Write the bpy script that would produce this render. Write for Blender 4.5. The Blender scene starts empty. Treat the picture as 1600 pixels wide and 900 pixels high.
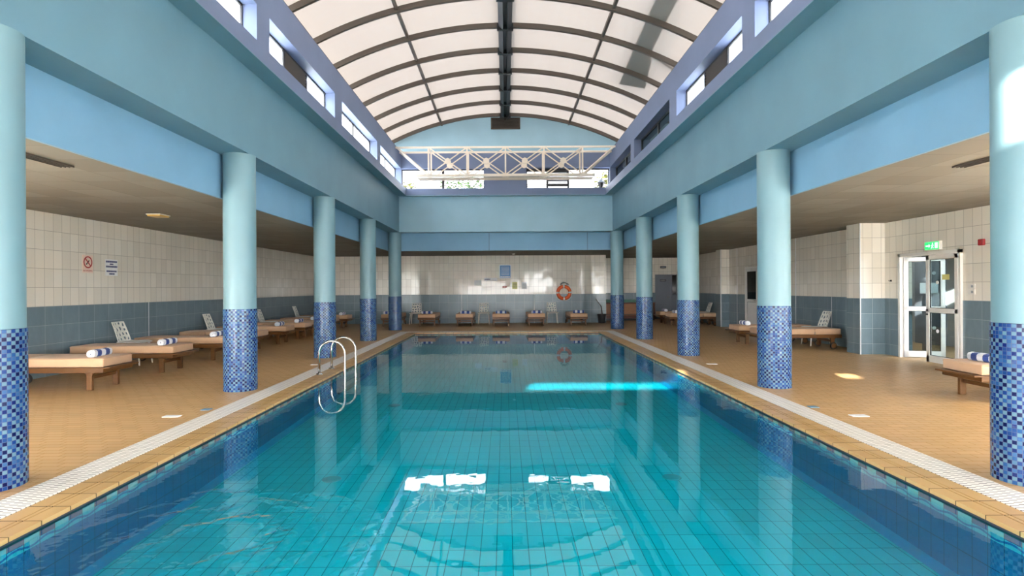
import bpy, bmesh, math, random
from mathutils import Vector, Matrix
random.seed(7)
PI = math.pi
SC = bpy.context.scene
COL = SC.collection

# ------------------------------------------------------------------ node materials
class NT:
    def __init__(s, name):
        s.m = bpy.data.materials.new(name); s.m.use_nodes = True
        s.t = s.m.node_tree; s.t.nodes.clear()
        s.out = s.n('ShaderNodeOutputMaterial')
    def n(s, typ, **kw):
        nd = s.t.nodes.new(typ)
        for k, v in kw.items(): setattr(nd, k, v)
        return nd
    def inp(s, sock, v):
        if isinstance(v, bpy.types.NodeSocket): s.t.links.new(v, sock)
        elif isinstance(v, (tuple, list)) and len(v) == 3 and sock.type == 'RGBA': sock.default_value = (*v, 1)
        else: sock.default_value = v
    def math(s, op, a, b=None, c=None):
        nd = s.n('ShaderNodeMath', operation=op)
        s.inp(nd.inputs[0], a)
        if b is not None: s.inp(nd.inputs[1], b)
        if c is not None: s.inp(nd.inputs[2], c)
        return nd.outputs[0]
    def vmath(s, op, a, b=None):
        nd = s.n('ShaderNodeVectorMath', operation=op)
        s.inp(nd.inputs[0], a)
        if b is not None: s.inp(nd.inputs[1], b)
        return nd.outputs[0]
    def comb(s, x, y, z=0.0):
        nd = s.n('ShaderNodeCombineXYZ')
        for i, v in enumerate((x, y, z)): s.inp(nd.inputs[i], v)
        return nd.outputs[0]
    def sep(s, v):
        nd = s.n('ShaderNodeSeparateXYZ'); s.inp(nd.inputs[0], v); return nd.outputs
    def pos(s): return s.n('ShaderNodeNewGeometry').outputs['Position']
    def objc(s): return s.n('ShaderNodeTexCoord').outputs['Object']
    def mix(s, f, a, b):
        nd = s.n('ShaderNodeMix', data_type='RGBA')
        s.inp(nd.inputs[0], f); s.inp(nd.inputs[6], a); s.inp(nd.inputs[7], b)
        return nd.outputs[2]
    def noise(s, vec, scale, detail=2.0, rough=.5):
        nd = s.n('ShaderNodeTexNoise'); s.inp(nd.inputs['Vector'], vec)
        nd.inputs['Scale'].default_value = scale; nd.inputs['Detail'].default_value = detail
        nd.inputs['Roughness'].default_value = rough
        return nd.outputs['Fac'], nd.outputs['Color']
    def white(s, vec):
        nd = s.n('ShaderNodeTexWhiteNoise', noise_dimensions='3D'); s.inp(nd.inputs['Vector'], vec)
        return nd.outputs['Value'], nd.outputs['Color']
    def ramp(s, f, stops, interp='LINEAR'):
        nd = s.n('ShaderNodeValToRGB'); nd.color_ramp.interpolation = interp
        s.inp(nd.inputs[0], f)
        el = nd.color_ramp.elements
        while len(el) < len(stops): el.new(.5)
        for e, (p, c) in zip(el, stops): e.position = p; e.color = (*c, 1)
        return nd.outputs[0]
    def bump(s, h, strength=.2, dist=.01, normal=None):
        nd = s.n('ShaderNodeBump'); nd.inputs['Strength'].default_value = strength
        nd.inputs['Distance'].default_value = dist; s.inp(nd.inputs['Height'], h)
        if normal is not None: s.inp(nd.inputs['Normal'], normal)
        return nd.outputs[0]
    def principled(s, color, rough=.5, metal=0., spec=.5, normal=None, **kw):
        p = s.n('ShaderNodeBsdfPrincipled')
        s.inp(p.inputs['Base Color'], color); s.inp(p.inputs['Roughness'], rough)
        s.inp(p.inputs['Metallic'], metal); s.inp(p.inputs['Specular IOR Level'], spec)
        if normal is not None: s.inp(p.inputs['Normal'], normal)
        for k, v in kw.items(): s.inp(p.inputs[k], v)
        s.t.links.new(p.outputs[0], s.out.inputs[0]); return p
    def finish(s, sh): s.t.links.new(sh, s.out.inputs[0]); return s.m

def schlick(t, f0, normal=None):
    g = t.n('ShaderNodeNewGeometry'); d = t.n('ShaderNodeVectorMath', operation='DOT_PRODUCT')
    t.inp(d.inputs[0], g.outputs['Incoming']); t.inp(d.inputs[1], normal if normal is not None else g.outputs['Normal'])
    c = t.math('MINIMUM', t.math('ABSOLUTE', d.outputs['Value']), 1.)
    return t.math('ADD', f0, t.math('MULTIPLY', 1.-f0, t.math('POWER', t.math('SUBTRACT', 1., c), 5.)))

def c8(r, g, b):
    f = lambda x: (x/255/12.92) if x/255 <= .04045 else ((x/255+.055)/1.055)**2.4
    return (f(r), f(g), f(b))

def paint(name, col, rough=.55, var=.05, scale=1.3, spec=.4):
    t = NT(name); f, _ = t.noise(t.pos(), scale, 4.)
    lo = tuple(x*(1-var) for x in col); hi = tuple(min(1, x*(1+var)) for x in col)
    f2, _ = t.noise(t.pos(), 60., 2.)
    t.principled(t.ramp(f, [(.3, lo), (.7, hi)]), rough, 0, spec, t.bump(f2, .06, .004)); return t.m

def plain(name, col, rough=.5, metal=0., spec=.5):
    t = NT(name); f, _ = t.noise(t.objc(), 9., 2.)
    t.principled(t.mix(f, tuple(x*.94 for x in col), tuple(min(1, x*1.05) for x in col)), rough, metal, spec); return t.m

def tile_nodes(t, ax, w, h, org, joint, bond=0.):
    """returns (cell vector, joint mask) for a stack-bonded tile grid in world axes"""
    p = t.sep(t.pos())
    u = t.math('DIVIDE', t.math('SUBTRACT', p['XYZ'.index(ax[0])], org[0]), w)
    v = t.math('DIVIDE', t.math('SUBTRACT', p['XYZ'.index(ax[1])], org[1]), h)
    cv = t.math('FLOOR', v)
    if bond: u = t.math('ADD', u, t.math('MULTIPLY', cv, bond))
    cu = t.math('FLOOR', u)
    fu, fv = t.math('FRACT', u), t.math('FRACT', v)
    du = t.math('MULTIPLY', t.math('MINIMUM', fu, t.math('SUBTRACT', 1., fu)), w)
    dv = t.math('MULTIPLY', t.math('MINIMUM', fv, t.math('SUBTRACT', 1., fv)), h)
    m = t.math('LESS_THAN', t.math('MINIMUM', du, dv), joint/2)
    return t.comb(cu, cv, .5), m

def tiles(name, ax, w, h, lo, hi, grout, joint=.006, rough=.15, org=(0, 0), tilt=0., mottle=0., spec=.5, mscale=7., bond=0.):
    t = NT(name); cell, m = tile_nodes(t, ax, w, h, org, joint, bond)
    r, rc = t.white(cell)
    col = t.mix(r, lo, hi)
    if mottle:
        f, _ = t.noise(t.vmath('MULTIPLY', t.pos(), (1., 1., .4)), mscale, 5., .7)
        col = t.mix(t.math('MULTIPLY', f, mottle), col, tuple(x*.45 for x in lo))
    nrm = t.n('ShaderNodeNewGeometry').outputs['Normal']
    if tilt:
        f3, fc = t.noise(t.pos(), 5., 1.)
        d = t.n('ShaderNodeVectorMath', operation='SCALE'); d.inputs['Scale'].default_value = tilt
        t.inp(d.inputs[0], t.vmath('SUBTRACT', rc, (.5, .5, .5)))
        d2 = t.n('ShaderNodeVectorMath', operation='SCALE'); d2.inputs['Scale'].default_value = tilt*1.5
        t.inp(d2.inputs[0], t.vmath('SUBTRACT', fc, (.5, .5, .5)))
        nrm = t.vmath('NORMALIZE', t.vmath('ADD', nrm, t.vmath('ADD', d.outputs[0], d2.outputs[0])))
    t.principled(t.mix(m, col, grout), t.math('ADD', t.math('MULTIPLY', m, .5), rough), 0, spec, nrm)
    return t.m

M = {}
M['fascia'] = paint('pale_blue_paint', (.142, .268, .335))
M['beam'] = paint('sky_blue_paint', (.20, .37, .52))
M['lilac'] = paint('lilac_blue_paint', (.175, .215, .335))
M['gable'] = paint('gable_blue_and_lit_fascia', (.32, .49, .58))
M['colpaint'] = paint('mint_blue_paint', (.18, .305, .345), .4)
M['ceil'] = None
M['white_al'] = plain('white_aluminium', (.80, .78, .74), .35)
M['dark_al'] = plain('dark_bronze_aluminium', (.030, .028, .030), .4)
M['rib'] = plain('brown_roof_steel', (.085, .066, .052), .5)
M['ridge'] = plain('black_ridge_steel', (.008, .010, .013), .4)
M['truss'] = plain('cream_truss_paint', (.93, .80, .66), .4)
M['steel'] = plain('polished_steel', (.55, .53, .50), .16, 1.)
M['black'] = plain('black_plastic', (.015, .015, .017), .45)
M['rubber'] = plain('black_rubber', (.02, .02, .02), .7)
M['chair'] = plain('white_moulded_plastic', (.84, .83, .76), .35)
M['paper'] = plain('white_paper', (.82, .83, .84), .6)
M['navy'] = plain('navy_ink', (.03, .045, .16), .6)
M['red'] = plain('red_plastic', (.30, .010, .015), .4)
M['redink'] = plain('dark_red_ink', (.40, .03, .03), .6)
M['blueboard'] = plain('blue_board', (.02, .19, .50), .4)
M['yellow'] = plain('pale_yellow_paper', (.70, .66, .25), .6)
M['orange'] = plain('orange_buoy_foam', (.85, .13, .02), .4)
M['rope'] = plain('grey_rope', (.22, .21, .19), .8)
M['soil'] = plain('dry_soil', (.40, .34, .28), .9)
M['bark'] = plain('dark_bark', (.05, .038, .028), .8)
M['pink'] = plain('pale_pink_card', (.78, .60, .50), .6)
M['darkwood'] = plain('dark_red_wood', (.13, .045, .025), .5)
M['green'] = plain('green_cloth', (.10, .22, .17), .8)
M['grey'] = plain('grey_metal', (.30, .32, .34), .5)
M['slate'] = plain('slate_blue_door_paint', (.16, .18, .215), .45)
M['lip'] = plain('dark_slate_edge', (.035, .045, .06), .4)
M['amber'] = plain('amber_lamp_cover', (.62, .36, .08), .3)
M['concrete'] = paint('pale_concrete', (.55, .52, .48), .8)
M['outwall'] = paint('corridor_wall_paint', (.50, .52, .52), .7)
M['markblue'] = plain('light_blue_tile', (.10, .24, .36), .3)
M['plate'] = plain('ivory_switch_plate', (.72, .68, .62), .4)

WT = ((.74, .69, .60), (.83, .78, .69), (.36, .33, .28))
DT = ((.17, .245, .29), (.215, .30, .345), (.42, .47, .49))
M['tile_side'] = tiles('white_glazed_tile_side', 'YZ', .2, .33, *WT, joint=.007, rough=.12, org=(0, 1.22), tilt=.016)
M['tile_far'] = tiles('white_glazed_tile_far', 'XZ', .2, .33, *WT, joint=.007, rough=.10, org=(0, 1.22), tilt=.016)
M['dado_side'] = tiles('blue_grey_dado_tile_side', 'YZ', .4, .33, *DT, joint=.005, rough=.3, org=(0, 1.22), tilt=.01, mottle=.6)
M['dado_far'] = tiles('blue_grey_dado_tile_far', 'XZ', .4, .33, *DT, joint=.005, rough=.25, org=(0, 1.22), tilt=.01, mottle=.6)
M['deck'] = tiles('beige_deck_tile', 'XY', .20, .10, (.535, .322, .135), (.625, .385, .175), (.47, .28, .115), joint=.008, bond=.37, rough=.38, mottle=.18, mscale=1.2)
M['coping_side'] = tiles('beige_coping_tile_side', 'XY', 9., .25, (.50, .30, .115), (.57, .355, .145), (.12, .075, .035), joint=.009, rough=.35, org=(-20, 0))
M['coping_far'] = tiles('beige_coping_tile_far', 'XY', .25, 9., (.50, .30, .115), (.57, .355, .145), (.12, .075, .035), joint=.009, rough=.35, org=(0, -20))
M['poolfloor'] = tiles('turquoise_pool_tile', 'XY', .125, .25, (.015, .58, .65), (.02, .63, .70), (.008, .22, .27), joint=.007, rough=.3, org=(.045, 0))

def ceiling_mat():
    t = NT('beige_ceiling_tile'); cell, m = tile_nodes(t, 'XY', .6, .6, (4.24, 0), .012)
    r, _ = t.white(cell)
    f, _ = t.noise(t.pos(), 1.6, 5., .65)
    col = t.mix(r, (.235, .212, .175), (.29, .265, .22))
    col = t.mix(t.math('MULTIPLY', f, .35), col, (.20, .18, .15))
    t.principled(t.mix(m, col, (.19, .17, .14)), .75, 0, .2); return t.m
M['ceil'] = ceiling_mat()

def grate_mat(name, axl, axw, wid):
    """white overflow grating: slots run across the width, staggered in two columns"""
    t = NT(name); p = t.sep(t.pos())
    l = t.math('DIVIDE', p['XYZ'.index(axl)], .040); w = p['XYZ'.index(axw)]
    cw = t.math('DIVIDE', t.math('ABSOLUTE', w), .074)
    par = t.math('MULTIPLY', t.math('MODULO', t.math('FLOOR', cw), 2.), .5)
    fl = t.math('FRACT', t.math('ADD', l, par)); fw = t.math('FRACT', cw)
    slot = t.math('MULTIPLY', t.math('LESS_THAN', t.math('ABSOLUTE', t.math('SUBTRACT', fl, .5)), .125),
                  t.math('LESS_THAN', t.math('ABSOLUTE', t.math('SUBTRACT', fw, .5)), .41))
    t.principled(t.mix(slot, (.90, .86, .80), (.22, .18, .15)), .45, 0, .4); return t.m
M['grate_side'] = grate_mat('white_overflow_grating_side', 'Y', 'X', .295)
M['grate_far'] = grate_mat('white_overflow_grating_far', 'X', 'Y', .295)

def pool_wall_mat(name, ax):
    t = NT(name); p = t.sep(t.pos()); u = p['XYZ'.index(ax)]; z = p[2]
    c = t.math('DIVIDE', u, .125); k = t.math('FLOOR', c); f = t.math('FRACT', c)
    par = t.math('FRACT', t.math('MULTIPLY', k, .5))
    n, _ = t.noise(t.pos(), 22., 3.)
    chk = t.mix(t.math('GREATER_THAN', par, .25), (.006, .10, .25), (.05, .50, .58))
    dark = t.mix(n, (.010, .125, .28), (.014, .155, .32))
    # wave border: a pale band crossed by a dark wavy line
    wv = t.math('MULTIPLY', t.math('SINE', t.math('MULTIPLY', u, 2*PI/.25)), .010)
    dz = t.math('ABSOLUTE', t.math('SUBTRACT', t.math('ADD', z, .122), wv))
    band = t.mix(t.math('LESS_THAN', dz, .007), (.10, .48, .55), (.02, .13, .32))
    col = t.mix(t.math('LESS_THAN', z, -.145), t.mix(t.math('LESS_THAN', z, -.102), chk, band), dark)
    j = t.math('LESS_THAN', t.math('MINIMUM', f, t.math('SUBTRACT', 1., f)), .022)
    jz = t.math('LESS_THAN', t.math('ABSOLUTE', t.math('ADD', z, .33)), .003)
    col = t.mix(t.math('MAXIMUM', j, jz), col, (.012, .06, .12))
    t.principled(col, .25, 0, .5); return t.m
M['poolwall_y'] = pool_wall_mat('pool_wall_tile_side', 'Y')
M['poolwall_x'] = pool_wall_mat('pool_wall_tile_end', 'X')
M['cove'] = plain('blue_cove_tile', (.02, .22, .42), .3)

def water_mat():
    t = NT('pool_water')
    p = t.pos()
    n1, _ = t.noise(t.vmath('MULTIPLY', p, (1., 1., 0.)), 2.2, 3., .55)
    # a disturbed patch round an inlet
    d = t.vmath('SUBTRACT', p, (-1.80, 3.52, 0.)); d = t.vmath('MULTIPLY', d, (1., 1., 0.))
    ln = t.n('ShaderNodeVectorMath', operation='LENGTH'); t.inp(ln.inputs[0], d); r = ln.outputs['Value']
    flat = t.vmath('MULTIPLY', p, (1., 1., 0.))
    n2, _ = t.noise(flat, 2.6, 3., .6); n4, _ = t.noise(flat, 3.7, 2., .5); n3, _ = t.noise(flat, 13., 2., .5)
    rr = t.math('ADD', r, t.math('MULTIPLY', t.math('SUBTRACT', n2, .5), .55))
    h = t.math('MULTIPLY', n1, .0012)
    for rad, wd, amp in ((.34, .060, .0100), (.62, .055, .0080), (.90, .05, .0045)):
        q = t.math('DIVIDE', t.math('SUBTRACT', rr, rad), wd)
        g_ = t.math('EXPONENT', t.math('MULTIPLY', t.math('MULTIPLY', q, q), -1.))
        h = t.math('ADD', h, t.math('MULTIPLY', t.math('MULTIPLY', g_, amp), t.math('MAXIMUM', t.math('SUBTRACT', t.math('MULTIPLY', n4, 2.4), .5), 0.)))
    near = t.math('MAXIMUM', t.math('SUBTRACT', 1., t.math('DIVIDE', r, 1.15)), 0.)
    h = t.math('ADD', h, t.math('MULTIPLY', t.math('MULTIPLY', n3, near), .0035))
    nb = t.n('ShaderNodeBump'); nb.inputs['Strength'].default_value = 1.; nb.inputs['Distance'].default_value = 1.
    t.inp(nb.inputs['Height'], h)
    fr = schlick(t, .075, nb.outputs[0])
    tr = t.n('ShaderNodeBsdfTransparent'); tr.inputs[0].default_value = (.05, .84, .90, 1)
    gl = t.n('ShaderNodeBsdfGlossy'); gl.inputs['Roughness'].default_value = .0; t.inp(gl.inputs['Normal'], nb.outputs[0])
    mx = t.n('ShaderNodeMixShader'); t.inp(mx.inputs[0], fr); t.inp(mx.inputs[1], tr.outputs[0]); t.inp(mx.inputs[2], gl.outputs[0])
    return t.finish(mx.outputs[0])
M['water'] = water_mat()

def glass_mat(name, tint=(.92, .96, .96), ior=1.5):
    t = NT(name); fr = schlick(t, ((ior-1)/(ior+1))**2)
    tr = t.n('ShaderNodeBsdfTransparent'); tr.inputs[0].default_value = (*tint, 1)
    gl = t.n('ShaderNodeBsdfGlossy'); gl.inputs['Roughness'].default_value = .01
    mx = t.n('ShaderNodeMixShader'); t.inp(mx.inputs[0], fr); t.inp(mx.inputs[1], tr.outputs[0]); t.inp(mx.inputs[2], gl.outputs[0])
    return t.finish(mx.outputs[0])
M['glass'] = glass_mat('clear_glass')
M['darkglass'] = glass_mat('dark_tinted_glass', (.035, .045, .05), 1.5)
M['farglass'] = glass_mat('tinted_far_glass', (.45, .455, .46))
M['frost_door'] = glass_mat('door_glass', (.75, .80, .80))

def translucent(name, col, diff, stripes=None):
    t = NT(name)
    if stripes:
        p = t.sep(t.pos()); v = t.comb(t.math('MULTIPLY', p[0], .5), t.math('MULTIPLY', p[1], 16.), 0.)
        f, _ = t.noise(v, 1., 4., .6); f2, _ = t.noise(t.pos(), 1.1, 5., .7)
        f = t.math('ADD', t.math('MULTIPLY', f, .6), t.math('MULTIPLY', f2, .4))
        c = t.mix(f, tuple(x*.86 for x in col), tuple(x*1.12 for x in col))
    else:
        f, _ = t.noise(t.pos(), 2., 3.); c = t.mix(f, tuple(x*.95 for x in col), tuple(x*1.03 for x in col))
    a = t.n('ShaderNodeBsdfTranslucent'); t.inp(a.inputs[0], c)
    b = t.n('ShaderNodeBsdfDiffuse'); b.inputs[0].default_value = (*diff, 1)
    ad = t.n('ShaderNodeAddShader'); t.inp(ad.inputs[0], a.outputs[0]); t.inp(ad.inputs[1], b.outputs[0])
    return t.finish(ad.outputs[0])
M['panel'] = translucent('cream_polycarbonate', (.0208, .0163, .0136), (.25, .23, .21), True)
M['frost_fill'] = translucent('added_frosted_fill', (.66, .65, .63), (.2, .2, .2))
M['added_frost_nave'] = translucent('added_frosted_hall_pane', (.10, .105, .11), (.5, .2, .2))
M['frost'] = translucent('frosted_window_sheet', (.60, .61, .62), (.1, .1, .1))

def mosaic_mat():
    t = NT('blue_glass_mosaic'); p = t.sep(t.objc())
    a = t.math('MULTIPLY', t.math('ADD', t.math('DIVIDE', t.math('ARCTAN2', p[1], p[0]), 2*PI), .5), 48.)
    z = t.math('DIVIDE', p[2], .0302)
    ca, cz = t.math('FLOOR', a), t.math('FLOOR', z); fa, fz = t.math('FRACT', a), t.math('FRACT', z)
    seed = t.n('ShaderNodeObjectInfo').outputs['Random']
    r, rc = t.white(t.comb(ca, cz, t.math('MULTIPLY', seed, 50.)))
    par = t.math('FRACT', t.math('MULTIPLY', t.math('ADD', ca, cz), .5))
    lightc = t.ramp(r, [(0, c8(99, 133, 149)), (.45, c8(77, 114, 143)), (.75, c8(57, 96, 141)), (.92, c8(30, 65, 120))], 'CONSTANT')
    darkc = t.ramp(r, [(0, c8(8, 16, 67)), (.30, c8(14, 32, 94)), (.48, c8(24, 57, 119)), (.80, c8(41, 83, 135))], 'CONSTANT')
    col = t.mix(t.math('GREATER_THAN', par, .25), lightc, darkc)
    g = t.math('LESS_THAN', t.math('MINIMUM', t.math('MINIMUM', fa, t.math('SUBTRACT', 1., fa)), t.math('MINIMUM', fz, t.math('SUBTRACT', 1., fz))), .055)
    nrm = t.n('ShaderNodeNewGeometry').outputs['Normal']
    d = t.n('ShaderNodeVectorMath', operation='SCALE'); d.inputs['Scale'].default_value = .09
    t.inp(d.inputs[0], t.vmath('SUBTRACT', rc, (.5, .5, .5)))
    nrm = t.vmath('NORMALIZE', t.vmath('ADD', nrm, d.outputs[0]))
    t.principled(t.mix(g, col, c8(74, 86, 120)), t.math('ADD', t.math('MULTIPLY', g, .4), .18), 0, .25, nrm); return t.m
M['mosaic'] = mosaic_mat()

def wood_mat(name, a, b, rough=.4):
    t = NT(name); p = t.objc()
    f, _ = t.noise(t.vmath('MULTIPLY', p, (1.5, 22., 22.)), 1., 5., .65)
    f2, _ = t.noise(p, 5., 2.)
    t.principled(t.mix(t.math('ADD', t.math('MULTIPLY', f, .8), t.math('MULTIPLY', f2, .2)), a, b), rough, 0, .4, t.bump(f, .12, .003)); return t.m
M['teak'] = wood_mat('oiled_teak', (.058, .022, .005), (.20, .085, .022))
M['cabwood'] = wood_mat('mid_brown_wood', (.22, .085, .03), (.42, .18, .07))

def fabric_mat(name, col, rough=.9):
    t = NT(name); p = t.objc(); f, _ = t.noise(p, 220., 2.); f2, _ = t.noise(p, 4., 3.)
    c = t.mix(f2, tuple(x*.9 for x in col), tuple(min(1, x*1.08) for x in col))
    t.principled(c, rough, 0, .15, t.bump(f, .25, .002), **{'Sheen Weight': .15}); return t.m
M['cushion'] = fabric_mat('beige_cushion_canvas', (.60, .385, .24))

def towel_mat(name, first_blue):
    t = NT(name); p = t.objc(); s = t.sep(p)
    y = t.math('ADD', t.math('DIVIDE', s[1], .096), 10.5)
    par = t.math('FRACT', t.math('MULTIPLY', t.math('FLOOR', y), .5))
    f, _ = t.noise(p, 160., 3.)
    isb = t.math('GREATER_THAN', par, .25)
    if first_blue: isb = t.math('SUBTRACT', 1., isb)
    endm = t.math('LESS_THAN', t.math('ABSOLUTE', s[1]), .2085)
    isb = t.math('MULTIPLY', isb, endm)
    t.principled(t.mix(isb, (.80, .82, .88), (.028, .065, .27)), .95, 0, .1, t.bump(f, .5, .004), **{'Sheen Weight': .3}); return t.m
M['towel_a'] = towel_mat('blue_white_terry', False)
M['towel_b'] = towel_mat('white_blue_terry', True)

def leaf_mat(name, col):
    t = NT(name); r, _ = t.white(t.vmath('FLOOR', t.vmath('MULTIPLY', t.pos(), (4., 4., 4.))))
    t.principled(t.mix(r, tuple(x*.6 for x in col), col), .6, 0, .3); return t.m
M['leafg'] = leaf_mat('green_leaves', (.09, .16, .05))
M['leafy'] = leaf_mat('yellow_green_leaves', (.20, .20, .05))

def glow(name, col, s):
    t = NT(name); e = t.n('ShaderNodeEmission'); e.inputs[0].default_value = (*col, 1); e.inputs[1].default_value = s
    return t.finish(e.outputs[0])
M['exitgreen'] = glow('lit_green_exit_panel', (.03, .75, .12), .9)
M['exitwhite'] = glow('lit_white_pictogram', (.45, 1., .55), .9)

# ------------------------------------------------------------------ mesh builder
class MB:
    def __init__(s): s.b = bmesh.new()
    def box(s, x0, x1, y0, y1, z0, z1, bev=0., seg=2, M4=None):
        if x0 > x1: x0, x1 = x1, x0
        if y0 > y1: y0, y1 = y1, y0
        m = Matrix.Translation(((x0+x1)/2, (y0+y1)/2, (z0+z1)/2)) @ Matrix.Diagonal((x1-x0, y1-y0, z1-z0, 1))
        if M4 is not None: m = M4 @ m
        r = bmesh.ops.create_cube(s.b, size=1., matrix=m)
        if bev:
            es = list({e for v in r['verts'] for e in v.link_edges})
            bmesh.ops.bevel(s.b, geom=es, offset=bev, segments=seg, affect='EDGES', profile=.5)
        return s
    def poly(s, pts, d):
        """prism: polygon pts (3D) extruded by vector d"""
        d = Vector(d); a = [s.b.verts.new(p) for p in pts]; c = [s.b.verts.new(Vector(p)+d) for p in pts]
        n = len(pts)
        s.b.faces.new(a[::-1]); s.b.faces.new(c)
        for i in range(n): s.b.faces.new((a[i], a[(i+1) % n], c[(i+1) % n], c[i]))
        return s
    def tube(s, pts, r, seg=10, cap=True):
        pts = [Vector(p) for p in pts]; rings = []; up = None
        for i, p in enumerate(pts):
            t = (pts[min(i+1, len(pts)-1)]-pts[max(i-1, 0)]).normalized()
            if up is None:
                up = Vector((0, 0, 1)) if abs(t.z) < .9 else Vector((1, 0, 0))
            n1 = t.cross(up).normalized(); n2 = n1.cross(t).normalized(); up = n2
            rr = r[i] if isinstance(r, (list, tuple)) else r
            rings.append([s.b.verts.new(p+(n1*math.cos(a)+n2*math.sin(a))*rr) for a in [2*PI*k/seg for k in range(seg)]])
        for a, b in zip(rings, rings[1:]):
            for k in range(seg): s.b.faces.new((a[k], a[(k+1) % seg], b[(k+1) % seg], b[k]))
        if cap: s.b.faces.new(rings[0][::-1]); s.b.faces.new(rings[-1])
        return s
    def lathe(s, prof, seg=32, M4=None, a0=0., a1=2*PI):
        """prof: (r,z) list revolved about z"""
        full = abs(a1-a0-2*PI) < 1e-6; n = seg if full else seg+1
        rings = []
        for r, z in prof:
            ring = []
            for k in range(n):
                a = a0+(a1-a0)*k/seg; p = Vector((r*math.cos(a), r*math.sin(a), z))
                ring.append(s.b.verts.new(M4 @ p if M4 is not None else p))
            rings.append(ring)
        for a, b in zip(rings, rings[1:]):
            for k in range(seg):
                k2 = (k+1) % n
                s.b.faces.new((a[k], a[k2], b[k2], b[k]))
        return s
    def done(s, name, mat, parent=None, smooth=False, angle=None, loc=None, rotz=None):
        bmesh.ops.remove_doubles(s.b, verts=s.b.verts, dist=1e-5)
        bmesh.ops.recalc_face_normals(s.b, faces=s.b.faces)
        me = bpy.data.meshes.new(name); s.b.to_mesh(me); s.b.free()
        me.materials.append(mat)
        if smooth:
            for p in me.polygons: p.use_smooth = True
            if angle is not None:
                me.set_sharp_from_angle(angle=angle)
        o = bpy.data.objects.new(name, me); COL.objects.link(o)
        if parent is not None: o.parent = parent
        if loc is not None: o.location = loc
        if rotz is not None: o.rotation_euler = (0, 0, rotz)
        return o

def tag(o, label=None, cat=None, group=None, kind=None):
    if label: o['label'] = label
    if cat: o['category'] = cat
    if group: o['group'] = group
    if kind: o['kind'] = kind
    return o
def thing(name, label, cat, loc=(0, 0, 0), rotz=0., group=None, kind=None):
    o = bpy.data.objects.new(name, None); COL.objects.link(o); o.empty_display_size = .2
    o.location = loc; o.rotation_euler = (0, 0, rotz)
    return tag(o, label, cat, group, kind)
def struct(o, label=None): o['kind'] = 'structure'; return tag(o, label)
KIDS = {}
def copy_tree(root):
    def cp(o, par):
        c = o.copy(); COL.objects.link(c); c.parent = par
        for ch in o.children: cp(ch, c)
        return c
    return cp(root, None)

# ------------------------------------------------------------------ dimensions (metres; camera at x=0, y=0, z=1.5)
XC = .03                      # axis of the nave
YF = 20.5                     # far fascia
LX, RX = -8.0, 8.28           # aisle walls
FY = 24.4                     # far wall
YN = -3.0                     # wall behind the viewer
CEIL = 2.86
PX, PH = .045, 3.085          # pool axis and half width
PY0, PY1 = .6, 19.29
GR0, GR1 = .28, .575          # grating offsets from the pool edge
WATER = -.045

# ------------------------------------------------------------------ floor and pool
f = MB(); go = PH+GR1
f.box(LX-.3, PX-go, YN-.3, 27.3, -.7, 0); f.box(PX+go, RX+3.2, YN-.3, 27.3, -.7, 0)
f.box(PX-go, PX+go, PY1+GR1, 27.3, -.7, 0); f.box(PX-go, PX+go, YN-.3, PY0-GR1, -.7, 0)
struct(f.done('floor', M['deck']), 'beige tiled pool deck')

pool = thing('swimming_pool', 'long rectangular turquoise tiled swimming pool sunk in the beige deck', 'pool')
def ring(mb, a, b, z0, z1, sides='lrfn'):
    x0, x1 = PX-PH, PX+PH
    if 'l' in sides: mb.box(x0-b, x0-a, PY0-b, PY1+b, z0, z1)
    if 'r' in sides: mb.box(x1+a, x1+b, PY0-b, PY1+b, z0, z1)
    if 'f' in sides: mb.box(x0-a, x1+a, PY1+a, PY1+b, z0, z1)
    if 'n' in sides: mb.box(x0-a, x1+a, PY0-b, PY0-a, z0, z1)
    return mb
for sides, sfx in (('l', 'side'), ('r', 'side'), ('f', 'far'), ('n', 'far')):
    for a, b in ((-.012, .103), (.112, .143), (.152, .277)):
        ring(MB(), a, b, -.03, 0, sides).done('coping', M['coping_'+sfx], pool)
    ring(MB(), .281, .574, -.03, .003, sides).done('overflow_grating', M['grate_'+sfx], pool)
ring(MB(), -.008, .575, -.06, -.004).done('coping_bed', M['lip'], pool)
x0, x1 = PX-PH, PX+PH
MB().box(x0-.3, x0, PY0, PY1, -.75, -.06).done('basin_wall', M['poolwall_y'], pool)
MB().box(x1, x1+.3, PY0, PY1, -.75, -.06).done('basin_wall', M['poolwall_y'], pool)
MB().box(x0-.3, x1+.3, PY1, PY1+.3, -.75, -.06).done('basin_wall', M['poolwall_x'], pool)
MB().box(x0-.3, x1+.3, PY0-.3, PY0, -.75, -.06).done('basin_wall', M['poolwall_x'], pool)
def zfloor(y):
    return -.56 if y < 4 else (-.56+.17*min(1, (y-4)/9))
m = MB()
ys = [PY0, 4., 13., PY1]
pts = [(x0, y, zfloor(y)) for y in ys]+[(x0, PY1, -.75), (x0, PY0, -.75)]
m.poly(pts, (x1-x0, 0, 0)).done('basin_floor', M['poolfloor'], pool)
cv = MB()
for sx, xe in ((1, x0), (-1, x1)):
    for ya, yb in zip(ys, ys[1:]):
        za, zb = zfloor(ya), zfloor(yb)
        v = [cv.b.verts.new(p) for p in ((xe, ya, za+.05), (xe, yb, zb+.05), (xe+sx*.06, yb, zb+.004), (xe+sx*.06, ya, za+.004))]
        cv.b.faces.new(v)
cv.done('basin_cove', M['cove'], pool)
for px, py in ((1.75, 6.1), (-1.85, 6.1), (-1.86, 9.6), (1.92, 9.6)):
    z = zfloor(py)
    MB().lathe([(0, .016), (.07, .016), (.095, .008), (.10, 0)], 24).done('floor_inlet', M['grey'], pool, True, .6, loc=(px, py, z))
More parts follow.
